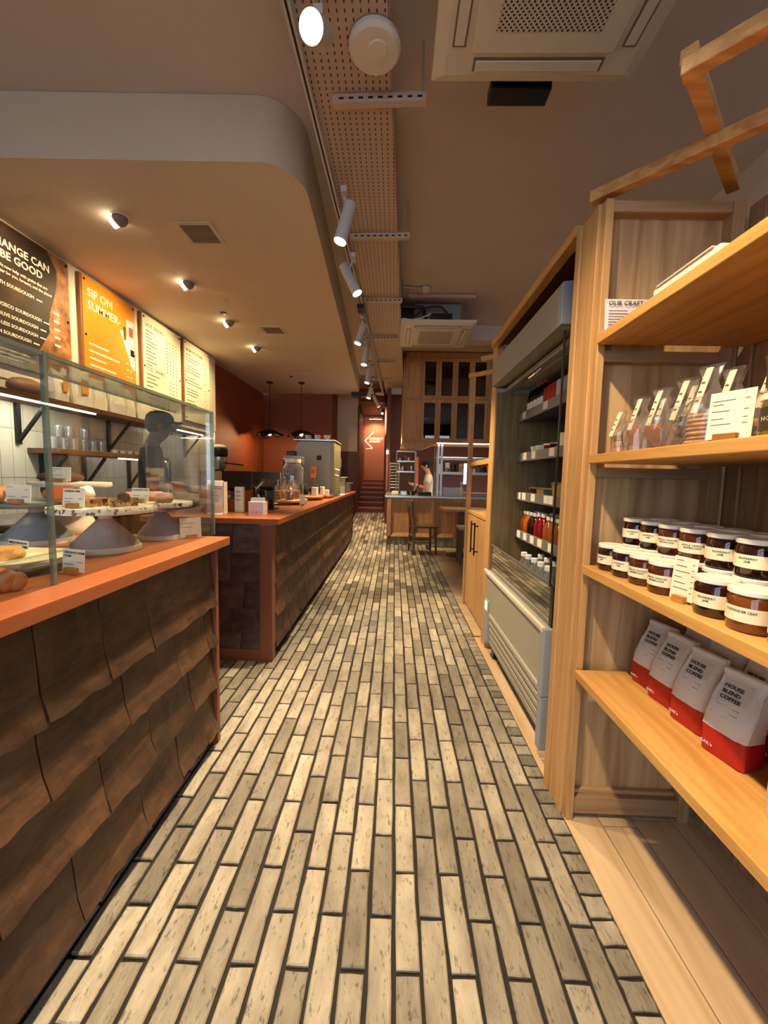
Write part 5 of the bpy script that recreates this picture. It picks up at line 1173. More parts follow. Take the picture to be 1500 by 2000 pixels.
card((.695, .868, 1.34), R(-70), .085, .10, 'white price card among the clear cookie bags', [], group='price cards on the oak shelves', bars=((.08, .80, .5), (.08, .72, .25), (.08, .58, .4), (.08, .42, .28), (.08, .30, .45), (.78, .80, .1), (.78, .58, .1), (.78, .42, .1), (.78, .30, .1)))
# clear bags of biscuits
def cookie_bag(loc, label, kind, ht, ribbon=True):
    x, y, z = loc; t = thing('cookie_bag', loc, label, 'cookie bag', 'clear cookie bags on the oak shelf'); rnd = random.Random(y)
    if kind == 'stack':
        for q in range(7): MB().lathe([(.036, 0), (.040, .003), (.039, .008), (.02, .0095)], (x+rnd.uniform(-.003, .003), y+rnd.uniform(-.003, .003), z+.001+.0098*q), 18, wob=.03).build('biscuit', 'biscuit', t, smooth=True)
    elif kind == 'block':
        for q in range(3): MB().box(x-.016, x+.016, y-.019, y+.019, z+.001+.0185*q, z+.019+.0185*q).build('fudge', 'cookie_dough', t, bev=.003)
    elif kind == 'flat':
        for q in range(4):
            b = MB().lathe([(.03, 0), (.037, .004), (.034, .010), (.015, .012)], (0, 0, 0), 16, wob=.06); b.rot(R(60+4*q), (0, 0, 0), 'Y'); b.move((x-.016+.013*q, y, z+.036)); b.build('biscuit', 'crust', t, smooth=True)
    else:
        for q in range(6):
            b = MB().blob((x+rnd.uniform(-.012, .012), y+rnd.uniform(-.02, .02), z+.014+.011*q), .024, .026, .011, 12, 7, wob=.08); b.build('biscuit', 'chocolate_cake' if kind == 'dark' else 'biscuit', t, smooth=True)
    w_ = .044 if kind != 'block' else .026
    prof = [(w_*.98, 0), (w_*1.05, ht*.3), (w_*1.0, ht*.5), (w_*.62, ht*.68), (w_*.42, ht*.8), (w_*.75, ht)]
    b = MB(); n = 18; vs_ = []
    for j, (r_, h) in enumerate(prof):
        for i in range(n):
            a = 2*math.pi*i/n; k = 1+rnd.uniform(-.10, .10); vs_.append((x+r_*k*math.cos(a)*(1 if j < 3 else .5), y+r_*k*math.sin(a), z+.0005+h))
    b.add(vs_, [(j*n+i, j*n+(i+1) % n, (j+1)*n+(i+1) % n, (j+1)*n+i) for j in range(len(prof)-1) for i in range(n)]); b.build('wrapper', 'cello', t)
    if ribbon:
        b = MB(); q0 = Vector((x-.030, y+.014, z+ht*.42)); q1 = Vector((x-.012, y-.002, z+ht*.98)); s = Vector((0, -.020, -.003)); o_ = Vector((-.0012, 0, 0))
        b.add([q0, q0+s, q1+s, q1, q0+o_, q0+s+o_, q1+s+o_, q1+o_], [(0, 1, 2, 3), (7, 6, 5, 4), (0, 4, 5, 1), (1, 5, 6, 2), (2, 6, 7, 3), (3, 7, 4, 0)]); b.build('paper_label', 'jar_label', t)
        for i in range(3):
            p = q0.lerp(q1, .25+.2*i)+s*.2+Vector((-.002, 0, 0)); MB().box(p.x-.0005, p.x, p.y-.010, p.y, p.z, p.z+.003).build('print_line', 'ink_grey', t)
    return t
cookie_bag((.705, 1.285, 1.34), 'narrow clear bag of brown fudge nearest the oak panel', 'block', .13)
cookie_bag((.715, 1.205, 1.34), 'clear bag of tan slices, second from the oak panel', 'flat', .155)
cookie_bag((.715, 1.118, 1.34), 'clear bag of flat orange biscuits in the middle of the shelf', 'flat', .16)
cookie_bag((.720, 1.03, 1.34), 'clear bag of dark chocolate biscuits', 'dark', .165)
cookie_bag((.712, .948, 1.34), 'clear bag with a neat stack of round biscuits left of the price card', 'stack', .175)
cookie_bag((.805, 1.24, 1.34), 'clear bag of pale biscuits in the back row nearest the panel', 'pale', .165)
cookie_bag((.805, 1.12, 1.34), 'clear bag of dark biscuits in the middle of the back row', 'dark', .175)
cookie_bag((.805, 1.0, 1.34), 'clear bag of stacked biscuits in the back row', 'stack', .185)
cookie_bag((.815, .90, 1.34), 'clear bag of pale biscuits behind the cookie price card', 'pale', .19)
# coffee bags
def coffee_proto():
    t = thing('coffee_bag', (0, 0, 0), 'x', 'coffee bag'); rnd = random.Random(5)
    def ring(z, wy, dx, off, j=.0018, n=20):
        out = []
        for i in range(n):
            a = 2*math.pi*i/n+math.pi/n; c = math.cos(a); s = math.sin(a)
            out.append((off+math.copysign(abs(c)**.35, c)*dx/2+rnd.uniform(-j, j), math.copysign(abs(s)**.35, s)*wy/2+rnd.uniform(-j, j), z))
        return out
    def skin_(rings, cap0, cap1):
        b = MB(); n = 20; b.add([p for r_ in rings for p in r_], [(j*n+i, j*n+(i+1) % n, (j+1)*n+(i+1) % n, (j+1)*n+i) for j in range(len(rings)-1) for i in range(n)]+([tuple(range(n-1, -1, -1))] if cap0 else [])+([tuple(range((len(rings)-1)*n, len(rings)*n))] if cap1 else [])); return b
    r1 = [ring(0, .096, .062, 0), ring(.004, .104, .070, 0), ring(.035, .106, .072, 0), ring(.068, .106, .071, 0)]
    skin_(r1, True, False).build('red_band', 'coffee_red', t, smooth=True)
    r2 = [r1[-1], ring(.095, .107, .068, .003, .003), ring(.12, .106, .058, .008, .004), ring(.145, .105, .046, .015, .005), ring(.170, .104, .030, .022, .004), ring(.193, .102, .014, .029, .003), ring(.208, .100, .008, .032, .002)]
    skin_(r2, False, True).build('white_upper', 'coffee_white', t, smooth=True)
    MB().box(.022, .040, -.050, .050, .190, .207).build('folded_top', 'coffee_white', t, bev=.003)
    lean = math.atan2(.028, .085)
    def on(zl): return -.0365 + max(0, (zl-.080))*.52
    q = MB(); 
    q.add([(on(.105)-.0045, -.030, .105), (on(.105)-.0045, .036, .105), (on(.185)-.0045, .036, .185), (on(.185)-.0045, -.030, .185)], [(0, 1, 2, 3)])
    q.build('front_label', 'bag_label', t)
    for k, s in enumerate(['HOUSE', 'BLEND', 'COFFEE']): text('lettering', s, (on(.168-.013*k)-.006, .031, .168-.013*k), .0135, 'ink', t, (R(90)-.48, 0, R(-90)), bold=.0003)
    for k in range(3): MB().box(on(.128-.006*k)-.0066, on(.128-.006*k)-.006, -.022, .031, .128-.006*k, .1292-.006*k).build('print_line', 'ink_grey', t)
    text('lettering', "GAIL's", (-.0385, .046, .022), .011, 'coffee_white', t, '-X')
    return t
cp_ = coffee_proto()
cl = [(.862, 1.285, 12, 'front coffee bag farthest from the camera, tucked by the oak panel'), (.852, 1.185, 8, 'second front coffee bag from the oak panel'), (.846, 1.073, 10, 'third front coffee bag from the oak panel'), (.838, .945, 14, 'nearest front coffee bag, fully in view'),
      (.945, 1.24, 4, 'back row coffee bag behind the two farthest bags'), (.945, 1.125, 18, 'back row coffee bag behind the third front bag'), (.945, 1.01, 6, 'back row coffee bag behind the nearest front bag'), (.94, .895, -6, 'back row coffee bag right of the nearest front bag'), (1.045, 1.16, 10, 'rear coffee bag touching the slats, farthest one'), (1.045, .98, -8, 'rear coffee bag touching the slats, middle one'), (.90, .78, 10, 'coffee bag cut by the right picture edge')]
for k, (x, y, a, lb) in enumerate(cl): place(cp_, k > 0, (x, y, .585), R(a), lb, 'coffee bags on the lowest shelf')
b = MB().lathe([(.04, 0), (.045, .01), (.042, .14), (.02, .18), (.015, .2)], (.80, .745, .585), 16, wob=.04); tag(b.build('white_packet', 'coffee_white', smooth=True), 'crumpled white packet at the very right edge of the lowest shelf', 'packet')
# sign and box on the top shelf
t = thing('craft_sign', (.75, 1.36, 1.73), 'small pale sign reading OUR CRAFT on the top shelf', 'sign')
b = MB().box(.675, .835, 1.372, 1.376, 1.73, 1.845); b.rot(R(-4), (0, 1.374, 1.73), 'X'); b.build('sheet', 'paper_cool', t)
text('lettering', 'OUR CRAFT', (.683, 1.373, 1.823), .0205, 'ink', t, (R(86), 0, 0))
for k in range(8): bx('print_line', t, 'ink_grey', .683, .683+.06+.03*((k*7) % 3)/2, 1.3695, 1.3705, 1.803-.009*k, 1.8055-.009*k)
t = thing('bread_box', (.80, 1.10, 1.73), 'white printed carton lying on the top shelf', 'box')
b = MB().box(.73, .93, .98, 1.22, 1.73, 1.80); b.build('carton', 'paper', t, bev=.004); MB().box(.725, .9, 1.0, 1.2, 1.8005, 1.803).build('printed_lid', 'paper_cool', t)

# ================================================================== REFRIGERATOR
fr = thing('open_refrigerator', (.95, 2.28, 0), 'open fronted grey drinks refrigerator built into the oak alcove', 'refrigerator')
Y0, Y1, XF, XB = 1.70, 2.86, .672, 1.28
prof = [(XF+.035, .075), (XF+.012, .30), (XF+.008, .56), (XF-.006, .585), (XF-.004, .605), (XF+.03, .607), (XB, .607), (XB, .075)]
MB().prism(prof, Y1-Y0-.06, 1, Y0+.05).build('lower_front', 'fridge_body', fr, bev=.004)
MB().box(XF-.008, XF+.012, Y0+.02, Y1, .583, .610).build('bumper', 'white_paint_metal', fr, bev=.005)
for k in range(5):
    z = .10+.048*k; MB().box(XF+.006-.002*k+.014*(1-k/5), XF+.03, Y0+.07, Y1-.14, z, z+.036).build('louvre', 'fridge_body', fr, bev=.010)
bx('control_panel', fr, 'fridge_grey', XF+.002, XF+.03, Y1-.12, Y1-.02, .10, .40, bev=.003); bx('display', fr, 'screen_green', XF-.001, XF+.002, Y1-.10, Y1-.04, .33, .39)
MB().box(XF-.006, XB, Y0, Y0+.05, .30, .607).build('end_panel', 'fridge_grey', fr, bev=.004); MB().box(XF-.002, XB, Y0, Y0+.05, .05, .298).build('end_panel', 'fridge_grey', fr, bev=.004)
bx('castor', fr, 'black_plastic', .74, .80, Y0+.03, Y0+.09, .001, .05); bx('castor', fr, 'black_plastic', .72, .78, Y1-.15, Y1-.09, .001, .05); bx('castor', fr, 'black_plastic', 1.15, 1.21, Y0+.03, Y0+.09, .001, .05); bx('castor', fr, 'black_plastic', 1.15, 1.21, Y1-.15, Y1-.09, .001, .05)
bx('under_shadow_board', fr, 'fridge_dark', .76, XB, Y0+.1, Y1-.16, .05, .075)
bx('riser_glass', fr, 'fridge_glass', XF+.03, XF+.037, Y0+.05, Y1-.02, .607, .785); bx('riser_edge', fr, 'steel_dull', XF+.028, XF+.039, Y0+.05, Y1-.02, .785, .793)
bx('riser_end', fr, 'fridge_dark', XF+.03, XB, Y0+.02, Y0+.05, .607, .79)
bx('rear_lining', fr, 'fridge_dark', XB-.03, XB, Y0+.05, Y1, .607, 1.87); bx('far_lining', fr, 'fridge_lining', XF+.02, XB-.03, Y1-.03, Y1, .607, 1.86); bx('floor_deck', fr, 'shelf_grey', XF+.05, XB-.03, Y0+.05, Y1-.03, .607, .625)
bx('near_glass', fr, 'fridge_glass', XF+.02, XB-.03, Y0+.03, Y0+.036, .79, 1.87); bx('glass_edge', fr, 'fridge_dark', XF+.016, XF+.022, Y0+.028, Y0+.038, .79, 1.87)
can = [(XF-.012, 1.885), (XF-.012, 2.05), (XF+.05, 2.058), (XB, 2.058), (XB, 1.87), (XF+.16, 1.87), (XF+.15, 1.90), (XF+.05, 1.885)]
MB().prism(can, Y1-Y0-.03, 1, Y0+.03).build('canopy', 'machine_grey', fr, bev=.004)
MB().prism([(p[0], p[1]) for p in can], .028, 1, Y0+.0).build('canopy_end', 'fridge_grey', fr, bev=.003)
bx('badge', fr, 'paper_cool', XF+.06, XF+.16, Y0-.003, Y0-.001, 1.90, 1.97); MB().tube((XF+.11, Y0-.004, 1.935), (XF+.11, Y0-.003, 1.935), .03, n=24).build('badge_ring', 'shelf_grey', fr)
bx('blind_rail', fr, 'steel_dull', XF+.07, XF+.12, Y0+.06, Y1-.05, 1.845, 1.872, bev=.004); bx('lamp_rail', fr, 'fridge_grey', XF+.02, XB-.05, Y1-.045, Y1-.03, 1.845, 1.868)
MB().path([(XF+.095, 2.2, 1.846), (XF+.08, 2.25, 1.828), (XF+.08, 2.35, 1.828), (XF+.095, 2.4, 1.846)], .006, 6).build('blind_handle', 'steel', fr)
SHZ = (1.655, 1.385, 1.125, .87)
for z in SHZ:
    s = bx('shelf', fr, 'shelf_grey', .86, XB-.03, Y0+.06, Y1-.05, z, z+.018); MB().box(.845, .859, Y0+.06, Y1-.05, z-.012, z+.045).build('ticket_rail', 'shelf_edge', s, bev=.002)
    for y in ((2.70, 2.33) if z > 1.5 else (2.64, 2.48, 2.2) if z > 1.3 else (2.72, 2.62, 2.45, 2.24, 2.18) if z > 1.0 else (2.69, 2.56, 2.43, 2.30, 2.14)):
        MB().box(.8425, .8448, y-.032, y+.032, z-.002, z+.042).build('price_ticket', 'paper', s)
def bottle_proto(nm, cat, liquid, cap, r_, h, label=None):
    t = thing(nm, (0, 0, 0), 'x', cat)
    MB().lathe([(r_*.85, 0), (r_, .006), (r_, h*.58), (r_*.8, h*.68), (r_*.42, h*.80), (r_*.40, h*.88)], (0, 0, 0), 16).build('body', liquid, t, smooth=True)
    MB().lathe([(r_*.5, h*.87), (r_*.5, h*.99), (r_*.45, h)], (0, 0, 0), 14).build('cap', cap, t, smooth=True)
    if label: MB().lathe([(r_*1.01, h*.2), (r_*1.01, h*.45)], (0, 0, 0), 16, close=False).build('label', label, t, smooth=True)
    return t
def fill(proto, spots, lab, grp):
    for k, (x, y, z) in enumerate(spots):
        place(proto, k > 0, (x, y, z), R(random.uniform(0, 360)), lab(k), grp)
W = lambda k: ords[k] if k < len(ords) else 'another'
o1 = bottle_proto('juice_bottle', 'bottle', 'juice_orange', 'cap_white', .031, .155); fill(o1, [(.90, 2.73, .888), (.90, 2.665, .888), (.97, 2.73, .888), (.97, 2.665, .888)], lambda k: ['front orange juice bottle at the far end of the juice shelf', 'front orange juice bottle next to the dark juices', 'rear orange juice bottle at the far end', 'rear orange juice bottle next to the dark juices'][k], 'juice bottles')
o2 = bottle_proto('juice_bottle', 'bottle', 'juice_dark', 'cap_white', .031, .155); fill(o2, [(.90, 2.60, .888), (.90, 2.535, .888), (.97, 2.60, .888), (.97, 2.535, .888)], lambda k: ['front dark juice bottle beside the orange juice', 'front dark juice bottle beside the red juice', 'rear dark juice bottle beside the orange juice', 'rear dark juice bottle beside the red juice'][k], 'juice bottles')
o3 = bottle_proto('juice_bottle', 'bottle', 'juice_red', 'cap_white', .034, .165); fill(o3, [(.90, 2.465, .888), (.90, 2.395, .888), (.975, 2.465, .888), (.975, 2.395, .888)], lambda k: ['front red juice bottle, far one of the pair', 'front red juice bottle, near one of the pair', 'rear red juice bottle, far one', 'rear red juice bottle, near one'][k], 'juice bottles')
o4 = bottle_proto('juice_bottle', 'bottle', 'juice_amber', 'cap_white', .032, .155); fill(o4, [(.90, 2.32, .888), (.90, 2.25, .888), (.90, 2.18, .888), (.97, 2.32, .888), (.97, 2.25, .888), (.97, 2.18, .888), (.90, 2.11, .888)], lambda k: ['front amber juice bottle beside the red juice', 'second front amber juice bottle', 'third front amber juice bottle, by the glass edge', 'rear amber juice bottle beside the red juice', 'second rear amber juice bottle', 'third rear amber juice bottle', 'amber juice bottle half behind the oak post'][k], 'juice bottles')
o5 = bottle_proto('water_bottle', 'bottle', 'bottle_clear', 'cap_white', .037, .19); fill(o5, [(.80, 2.42, .625), (.80, 2.34, .625), (.80, 2.24, .625), (.80, 2.14, .625), (.80, 2.04, .625), (.88, 2.36, .625), (.88, 2.26, .625), (.88, 2.16, .625)], lambda k: ['front clear water bottle farthest inside the refrigerator', 'second front clear water bottle on the refrigerator deck', 'third front clear water bottle on the refrigerator deck', 'fourth front clear water bottle on the refrigerator deck', 'nearest clear water bottle on the refrigerator deck', 'rear clear water bottle, far one', 'rear clear water bottle, middle one', 'rear clear water bottle, near one'][k], 'water bottles')
o6 = bottle_proto('cola_bottle', 'bottle', 'cola_dark', 'cap_teal', .027, .19, 'cap_white'); fill(o6, [(.90, 2.74, 1.673), (.90, 2.68, 1.673), (.96, 2.74, 1.673)], lambda k: ['teal capped dark bottle at the far end of the top fridge shelf', 'second teal capped dark bottle', 'teal capped dark bottle in the second row'][k], 'dark bottles on the top fridge shelf')
o7 = bottle_proto('cola_bottle', 'bottle', 'cola_dark', 'cap_pink', .027, .19, 'cap_white'); fill(o7, [(.90, 2.62, 1.673), (.90, 2.56, 1.673), (.90, 2.50, 1.673)], lambda k: ['pink capped dark bottle beside the teal caps', 'middle pink capped dark bottle', 'pink capped dark bottle beside the red tins'][k], 'dark bottles on the top fridge shelf')
for k in range(3):
    t = thing('drink_can', (.895, 2.43-.062*k, 1.673), ['red drink can beside the pink capped bottles', 'middle red drink can', 'red drink can beside the white cans'][k], 'can', 'red cans'); MB().lathe([(.024, 0), (.029, .006), (.029, .115), (.024, .122)], (.895, 2.43-.062*k, 1.673), 18).build('body', 'tin_red', t, smooth=True); MB().lathe([(.024, .122), (.023, .125)], (.895, 2.43-.062*k, 1.673), 18).build('lid', 'steel', t)
for k in range(4):
    t = thing('drink_can', (.895, 2.24-.062*k, 1.673), ['white drink can beside the red cans', 'second white drink can', 'third white drink can', 'white drink can nearest the oak post'][k], 'can', 'white cans'); MB().lathe([(.024, 0), (.029, .006), (.029, .115), (.024, .122)], (.895, 2.24-.062*k, 1.673), 18).build('body', 'paper_cool', t, smooth=True); MB().lathe([(.024, .122), (.023, .125)], (.895, 2.24-.062*k, 1.673), 18).build('lid', 'steel', t)
def pot(loc, label, food, lidm, r_=.04, h=.05):
    t = thing('food_pot', loc, label, 'food pot', 'chilled pots in the refrigerator'); MB().lathe([(r_*.8, 0), (r_, h), ], loc, 18).build('contents', food, t, smooth=True); MB().lathe([(r_*1.03, h), (r_*1.06, h+.004), (r_*1.03, h+.009)], loc, 18).build('lid', lidm, t, smooth=True)
pot((.90, 2.58, 1.403), 'cream pot on the second fridge shelf, far one', 'parchment', 'cap_white'); pot((.90, 2.49, 1.403), 'cream pot on the second fridge shelf, next to the berry pot', 'parchment', 'cap_white'); pot((.90, 2.36, 1.403), 'red berry pot on the second fridge shelf', 'juice_red', 'cap_white'); pot((.90, 2.27, 1.403), 'dark red pot on the second fridge shelf', 'juice_dark', 'bottle_clear'); pot((.90, 2.16, 1.403), 'tall pale pot on the second fridge shelf near the glass edge', 'paper', 'cap_white', .04, .09)
pot((.90, 2.53, 1.143), 'salad pot with red filling on the third fridge shelf', 'jam_marmalade', 'bottle_clear', .05, .055); pot((.90, 2.41, 1.143), 'mixed salad pot on the third fridge shelf', 'pot_food', 'bottle_clear', .05, .055); pot((.90, 2.30, 1.143), 'green salad pot on the third fridge shelf', 'leaf', 'bottle_clear', .05, .055); pot((.90, 2.18, 1.143), 'tall grain salad pot on the third fridge shelf near the glass edge', 'pot_food', 'bottle_clear', .05, .09)
# oak alcove round the refrigerator
al = thing('oak_alcove', (.95, 2.3, 0), 'oak surround with top beam framing the refrigerator', 'surround')
MB().box(.700, .745, 2.90, 3.03, 0, 2.215).build('far_post', 'oak_upright', al, bev=.003); MB().box(.655, .70, 1.602, 2.90, 2.165, 2.205).build('top_beam', 'oak_shelf', al, bev=.003)
MB().box(.70, 1.30, 1.602, 2.90, 2.185, 2.20).build('top_board', 'walnut', al); MB().box(.745, 1.30, 2.905, 2.93, 0, 2.18).build('inner_side', 'oak_panel', al); MB().box(1.285, 1.30, 1.668, 2.90, 0, 2.18).build('rear_board', 'walnut', al)
MB().box(.74, 1.19, 1.48, 1.62, 0, 2.16).build('near_side', 'oak_panel', al)
# low cabinet and slim post
lc = thing('low_cabinet', (.95, 3.5, 0), 'low oak cabinet with long black handles past the refrigerator', 'cabinet')
MB().box(.745, 1.20, 3.035, 3.90, 0, .925).build('carcass', 'oak_panel', lc); MB().box(.722, 1.22, 3.035, 3.91, .925, .955).build('worktop', 'oak_shelf', lc, bev=.002)
for y0, y1, hy in ((3.05, 3.468, 3.40), (3.475, 3.895, 3.545)):
    d = MB().box(.727, .744, y0, y1, .05, .915).build('door', 'oak_upright', lc, bev=.002)
    b = MB(); b.tube((.695, hy, .60), (.695, hy, .88), .007); b.tube((.695, hy, .63), (.727, hy, .63), .006); b.tube((.695, hy, .85), (.727, hy, .85), .006); b.build('handle', 'black_metal', d)
sp_ = thing('slim_post', (.74, 3.95, 0), 'slim oak frame post rising past the low cabinet', 'post'); MB().box(.715, .755, 3.925, 3.985, 0, 2.22).build('post', 'oak_upright', sp_, bev=.003); MB().box(.72, .75, 3.03, 3.925, 1.37, 1.41).build('cross_rail', 'oak_shelf', sp_, bev=.002)

# ================================================================== KITCHEN
KY = 7.2; KZ = 0.0
kc = thing('kitchen_counter', (.9, 7.6, 0), 'panelled wooden kitchen pass with steel top at the back', 'counter')
MB().box(-.10, 2.3, KY+.02, KY+.75, 0, .885).build('carcass', 'kitchen_wood', kc); MB().box(-.10, .60, KY+.75, 8.9, 0, .885).build('carcass_return', 'kitchen_wood', kc) if False else None
MB().box(-.10, .05, KY+.75, 8.95, 0, .885).build('return_side', 'kitchen_wood', kc)
MB().box(-.16, 2.32, KY-.03, KY+.80, .888, .925).build('worktop', 'steel', kc, bev=.003); MB().box(-.16, .12, KY+.80, 8.97, .888, .925).build('worktop_return', 'steel', kc, bev=.003)
for k in range(6):
    x0 = -.10+.39*k; MB().box(x0, x0+.06, KY-.022, KY+.02, .19, .885).build('stile', 'kitchen_wood', kc, bev=.004); MB().box(x0+.06, x0+.39, KY-.014, KY+.02, .81, .885).build('top_rail', 'kitchen_wood', kc)
    MB().prism([(KY-.022, .185), (KY+.019, .185), (KY+.019, .25), (KY+.012, .25)], .33, 0, x0+.06).build('panel_moulding', 'kitchen_wood', kc)
bm = None
for k in range(26):
    x = -.085+.078*k
    if bm is None: bm = MB().box(x, x+.066, KY-.012, KY+.019, .02, .18).build('plinth_brick', 'brick_tile', kc)
    else:
        o = bm.copy(); COL.objects.link(o); o.location = (.078*k, 0, 0)
MB().box(-.12, -.10, KY-.01, 8.95, .19, .885).build('end_panel', 'kitchen_wood', kc)
uc = thing('upper_cabinet', (1.1, 8.0, 1.88), 'tall wooden wall cabinets with two rows of glazed doors over the kitchen', 'cabinet')
MB().box(.14, 2.3, KY+.03, KY+.05, 1.88, 3.40).build('face_board', 'walnut', uc) if False else None
MB().box(.12, 2.3, 8.05, 8.1, 1.88, 3.42).build('rear_board', 'burnt_orange', uc); MB().box(.12, .15, KY, 9.0, 1.88, 3.42).build('side_board', 'kitchen_wood', uc); MB().box(.12, 2.3, KY, 8.1, 3.34, 3.43).build('cornice', 'kitchen_wood', uc)
MB().box(.15, 2.3, KY+.03, 8.05, 1.88, 1.91).build('underside', 'kitchen_wood', uc); MB().box(.15, 2.3, KY+.05, 8.05, 2.63, 2.65).build('inner_shelf', 'walnut', uc)
MB().prism([(.10, 1.78), (.12, 1.88), (.70, 1.88), (.55, 1.80)], .25, 1, KY+.02).build('cove_board', 'kitchen_wood', uc) if False else None
def cab_door(x0, x1, z0, z1, glazed):
    d = MB(); s = .047
    d.box(x0, x0+s, KY, KY+.025, z0, z1); d.box(x1-s, x1, KY, KY+.025, z0, z1); d.box(x0+s, x1-s, KY, KY+.025, z0, z0+.055); d.box(x0+s, x1-s, KY, KY+.025, z1-.06, z1)
    o = d.build('door', 'kitchen_wood', uc)
    MB().box(x0+s, x1-s, KY+.018, KY+.024, z0+.055, z1-.06).build('pane' if glazed else 'panel', 'dark_pane' if glazed else 'kitchen_wood', o)
for k in range(7):
    x0 = .155 if k == 0 else .45+.29*(k-1); x1 = .445 if k == 0 else x0+.286
    for z0, z1 in ((1.90, 2.63), (2.637, 3.335)): cab_door(x0, x1, z0, z1, k > 0)
for k in range(6):
    b = MB().lathe([(.03, 0), (.036, .02), (.036, .16), (.015, .22), (.015, .27)], (.85+.16*k, 7.6, 1.911), 12); tag(b.build('cabinet_bottle', 'bottle_clear', smooth=True), ords[k]+' pale bottle standing inside the glazed kitchen cabinet', 'bottle', 'bottles in the glazed cabinet')
b = MB().box(.75, 2.2, KY+.06, KY+.09, 1.868, 1.878); t = thing('under_cabinet_light', (1.4, KY+.07, 1.87), 'thin light strip beneath the kitchen cabinets', 'light'); b.build('strip', 'led_strip', t)
lamp('under_cabinet_glow', 'AREA', (1.2, KY+.35, 1.85), 9, (1, .84, .6), (0, .15, -1), sx=1.8, sy=.1, parent=t)
t = thing('range_hood', (.42, 7.6, 1.74), 'cream sloping hood under the left kitchen cabinet', 'hood'); MB().prism([(.09, 1.76), (.12, 1.878), (.76, 1.878), (.50, 1.77)], .5, 1, KY+.06).build('hood', 'kitchen_wood', t)
lamp('hood_light', 'POINT', (.06, 7.9, 1.95), 5, (1, .66, .25), size=.05, parent=t)
def rack(x0, x1, y0, y1, z0, z1, shelves, label, rungs=0):
    t = thing('steel_rack', ((x0+x1)/2, (y0+y1)/2, z0), label, 'rack')
    for x in (x0, x1):
        for y in (y0, y1): MB().tube((x, y, z0), (x, y, z1), .012, n=8).build('upright', 'steel', t)
    for z in shelves: MB().box(x0, x1, y0, y1, z-.012, z+.012).build('shelf', 'steel', t)
    for k in range(rungs):
        z = z0+.1+(z1-z0-.12)*k/(rungs-1)
        for y in (y0, y1): MB().tube((x0, y, z), (x1, y, z), .007, n=6).build('rung', 'steel', t)
    return t
rack(.04, .40, 7.78, 7.93, .926, 1.76, (1.36, 1.56, 1.75), 'steel shelf rack standing on the kitchen pass beside the hood')
rack(-.24, -.03, 8.62, 8.95, .927 if False else .93, 1.55, (), 'silver tray rack with many rungs by the stairs', 9) if False else rack(-.09, .10, 8.45, 8.85, .926, 1.56, (), 'silver tray rack with many rungs by the stairs', 9)
rnd = random.Random(3)
for k in range(9):
    z = 1.372 if k < 5 else 1.572; x = .10+.055*(k % 5); h = rnd.uniform(.05, .13)
    b = MB().lathe([(.016, 0), (.02, .005), (.02, h*.7), (.010, h)], (x, 7.855, z), 10); tag(b.build('spice_pot', ['steel', 'paper', 'black_plastic', 'glass_green' if False else 'honey'][k % 4], smooth=True), '%s small pot on the %s shelf of the steel rack' % (ords[k % 5], 'middle' if k < 5 else 'upper'), 'pot', 'small pots on the steel rack')
b = MB().box(.12, .34, 7.80, 7.91, 1.64, 1.73); 
t = thing('serving_gantry', (1.2, 7.45, .926), 'steel gantry shelf standing on the kitchen pass', 'gantry')
for x in (.80, .86, 1.40, 1.95): MB().box(x-.018, x+.018, 7.40, 7.436, .926, 1.865).build('upright', 'steel', t)
for z in (1.36, 1.60): MB().box(.86, 2.2, 7.38, 7.62, z-.010, z+.010).build('shelf', 'steel', t)
for k in range(7):
    x = .98+.14*k; h = rnd.uniform(.05, .14); b = MB().lathe([(.03, 0), (.035, .005), (.035, h*.8), (.02, h)], (x, 7.5, 1.371), 12); tag(b.build('kitchen_pot', ['steel_dull', 'black_plastic', 'steel', 'kraft'][k % 4], smooth=True), ords[k]+' container on the shelf of the steel pass frame', 'pot', 'containers on the pass shelf')
t = thing('ticket_screen', (1.27, 7.37, 1.2), 'narrow bluish order screen hung on the pass frame', 'screen'); emit('screen_blue', (.55, .68, 1.0), .8)
bx('screen', t, 'screen_blue', 1.26, 1.32, 7.366, 7.369, 1.15, 1.53); bx('bezel', t, 'black_plastic', 1.25, 1.33, 7.37, 7.39, 1.14, 1.54)
t = thing('storage_tub', (1.08, 7.55, .926), 'white open plastic tub on the kitchen pass', 'tub'); b = MB()
for b6 in ((.90, 1.26, 7.42-.05, 7.38, .926, 1.08), (.90, 1.26, 7.66, 7.67, .926, 1.08), (.90, .91, 7.38, 7.66, .926, 1.08), (1.25, 1.26, 7.38, 7.66, .926, 1.08), (.90, 1.26, 7.38, 7.66, .926, .935)): bx('wall', t, 'bin_white', *b6)
t = thing('sauce_bottle', (1.33, 7.30, .926), 'pale squeeze bottle on the kitchen pass', 'bottle'); MB().lathe([(.03, 0), (.034, .01), (.034, .15), (.012, .19), (.012, .21)], (1.22, 7.28, .926), 14).build('bottle', 'paper', t, smooth=True); MB().lathe([(.018, .21), (.02, .25), (.012, .27)], (1.22, 7.28, .926), 12).build('nozzle', 'paper', t, smooth=True)
t = thing('mixing_bowl', (.30, 7.55, .926), 'black pan handle and dark bowl on the kitchen pass', 'bowl'); MB().lathe([(.06, 0), (.11, .08), (.105, .08), (.055, .01)], (.33, 7.5, .926), 20, close=False).build('bowl', 'black_metal', t, smooth=True); MB().tube((.40, 7.5, 1.0), (.46, 7.42, 1.12), .012).build('handle', 'black_plastic', t)
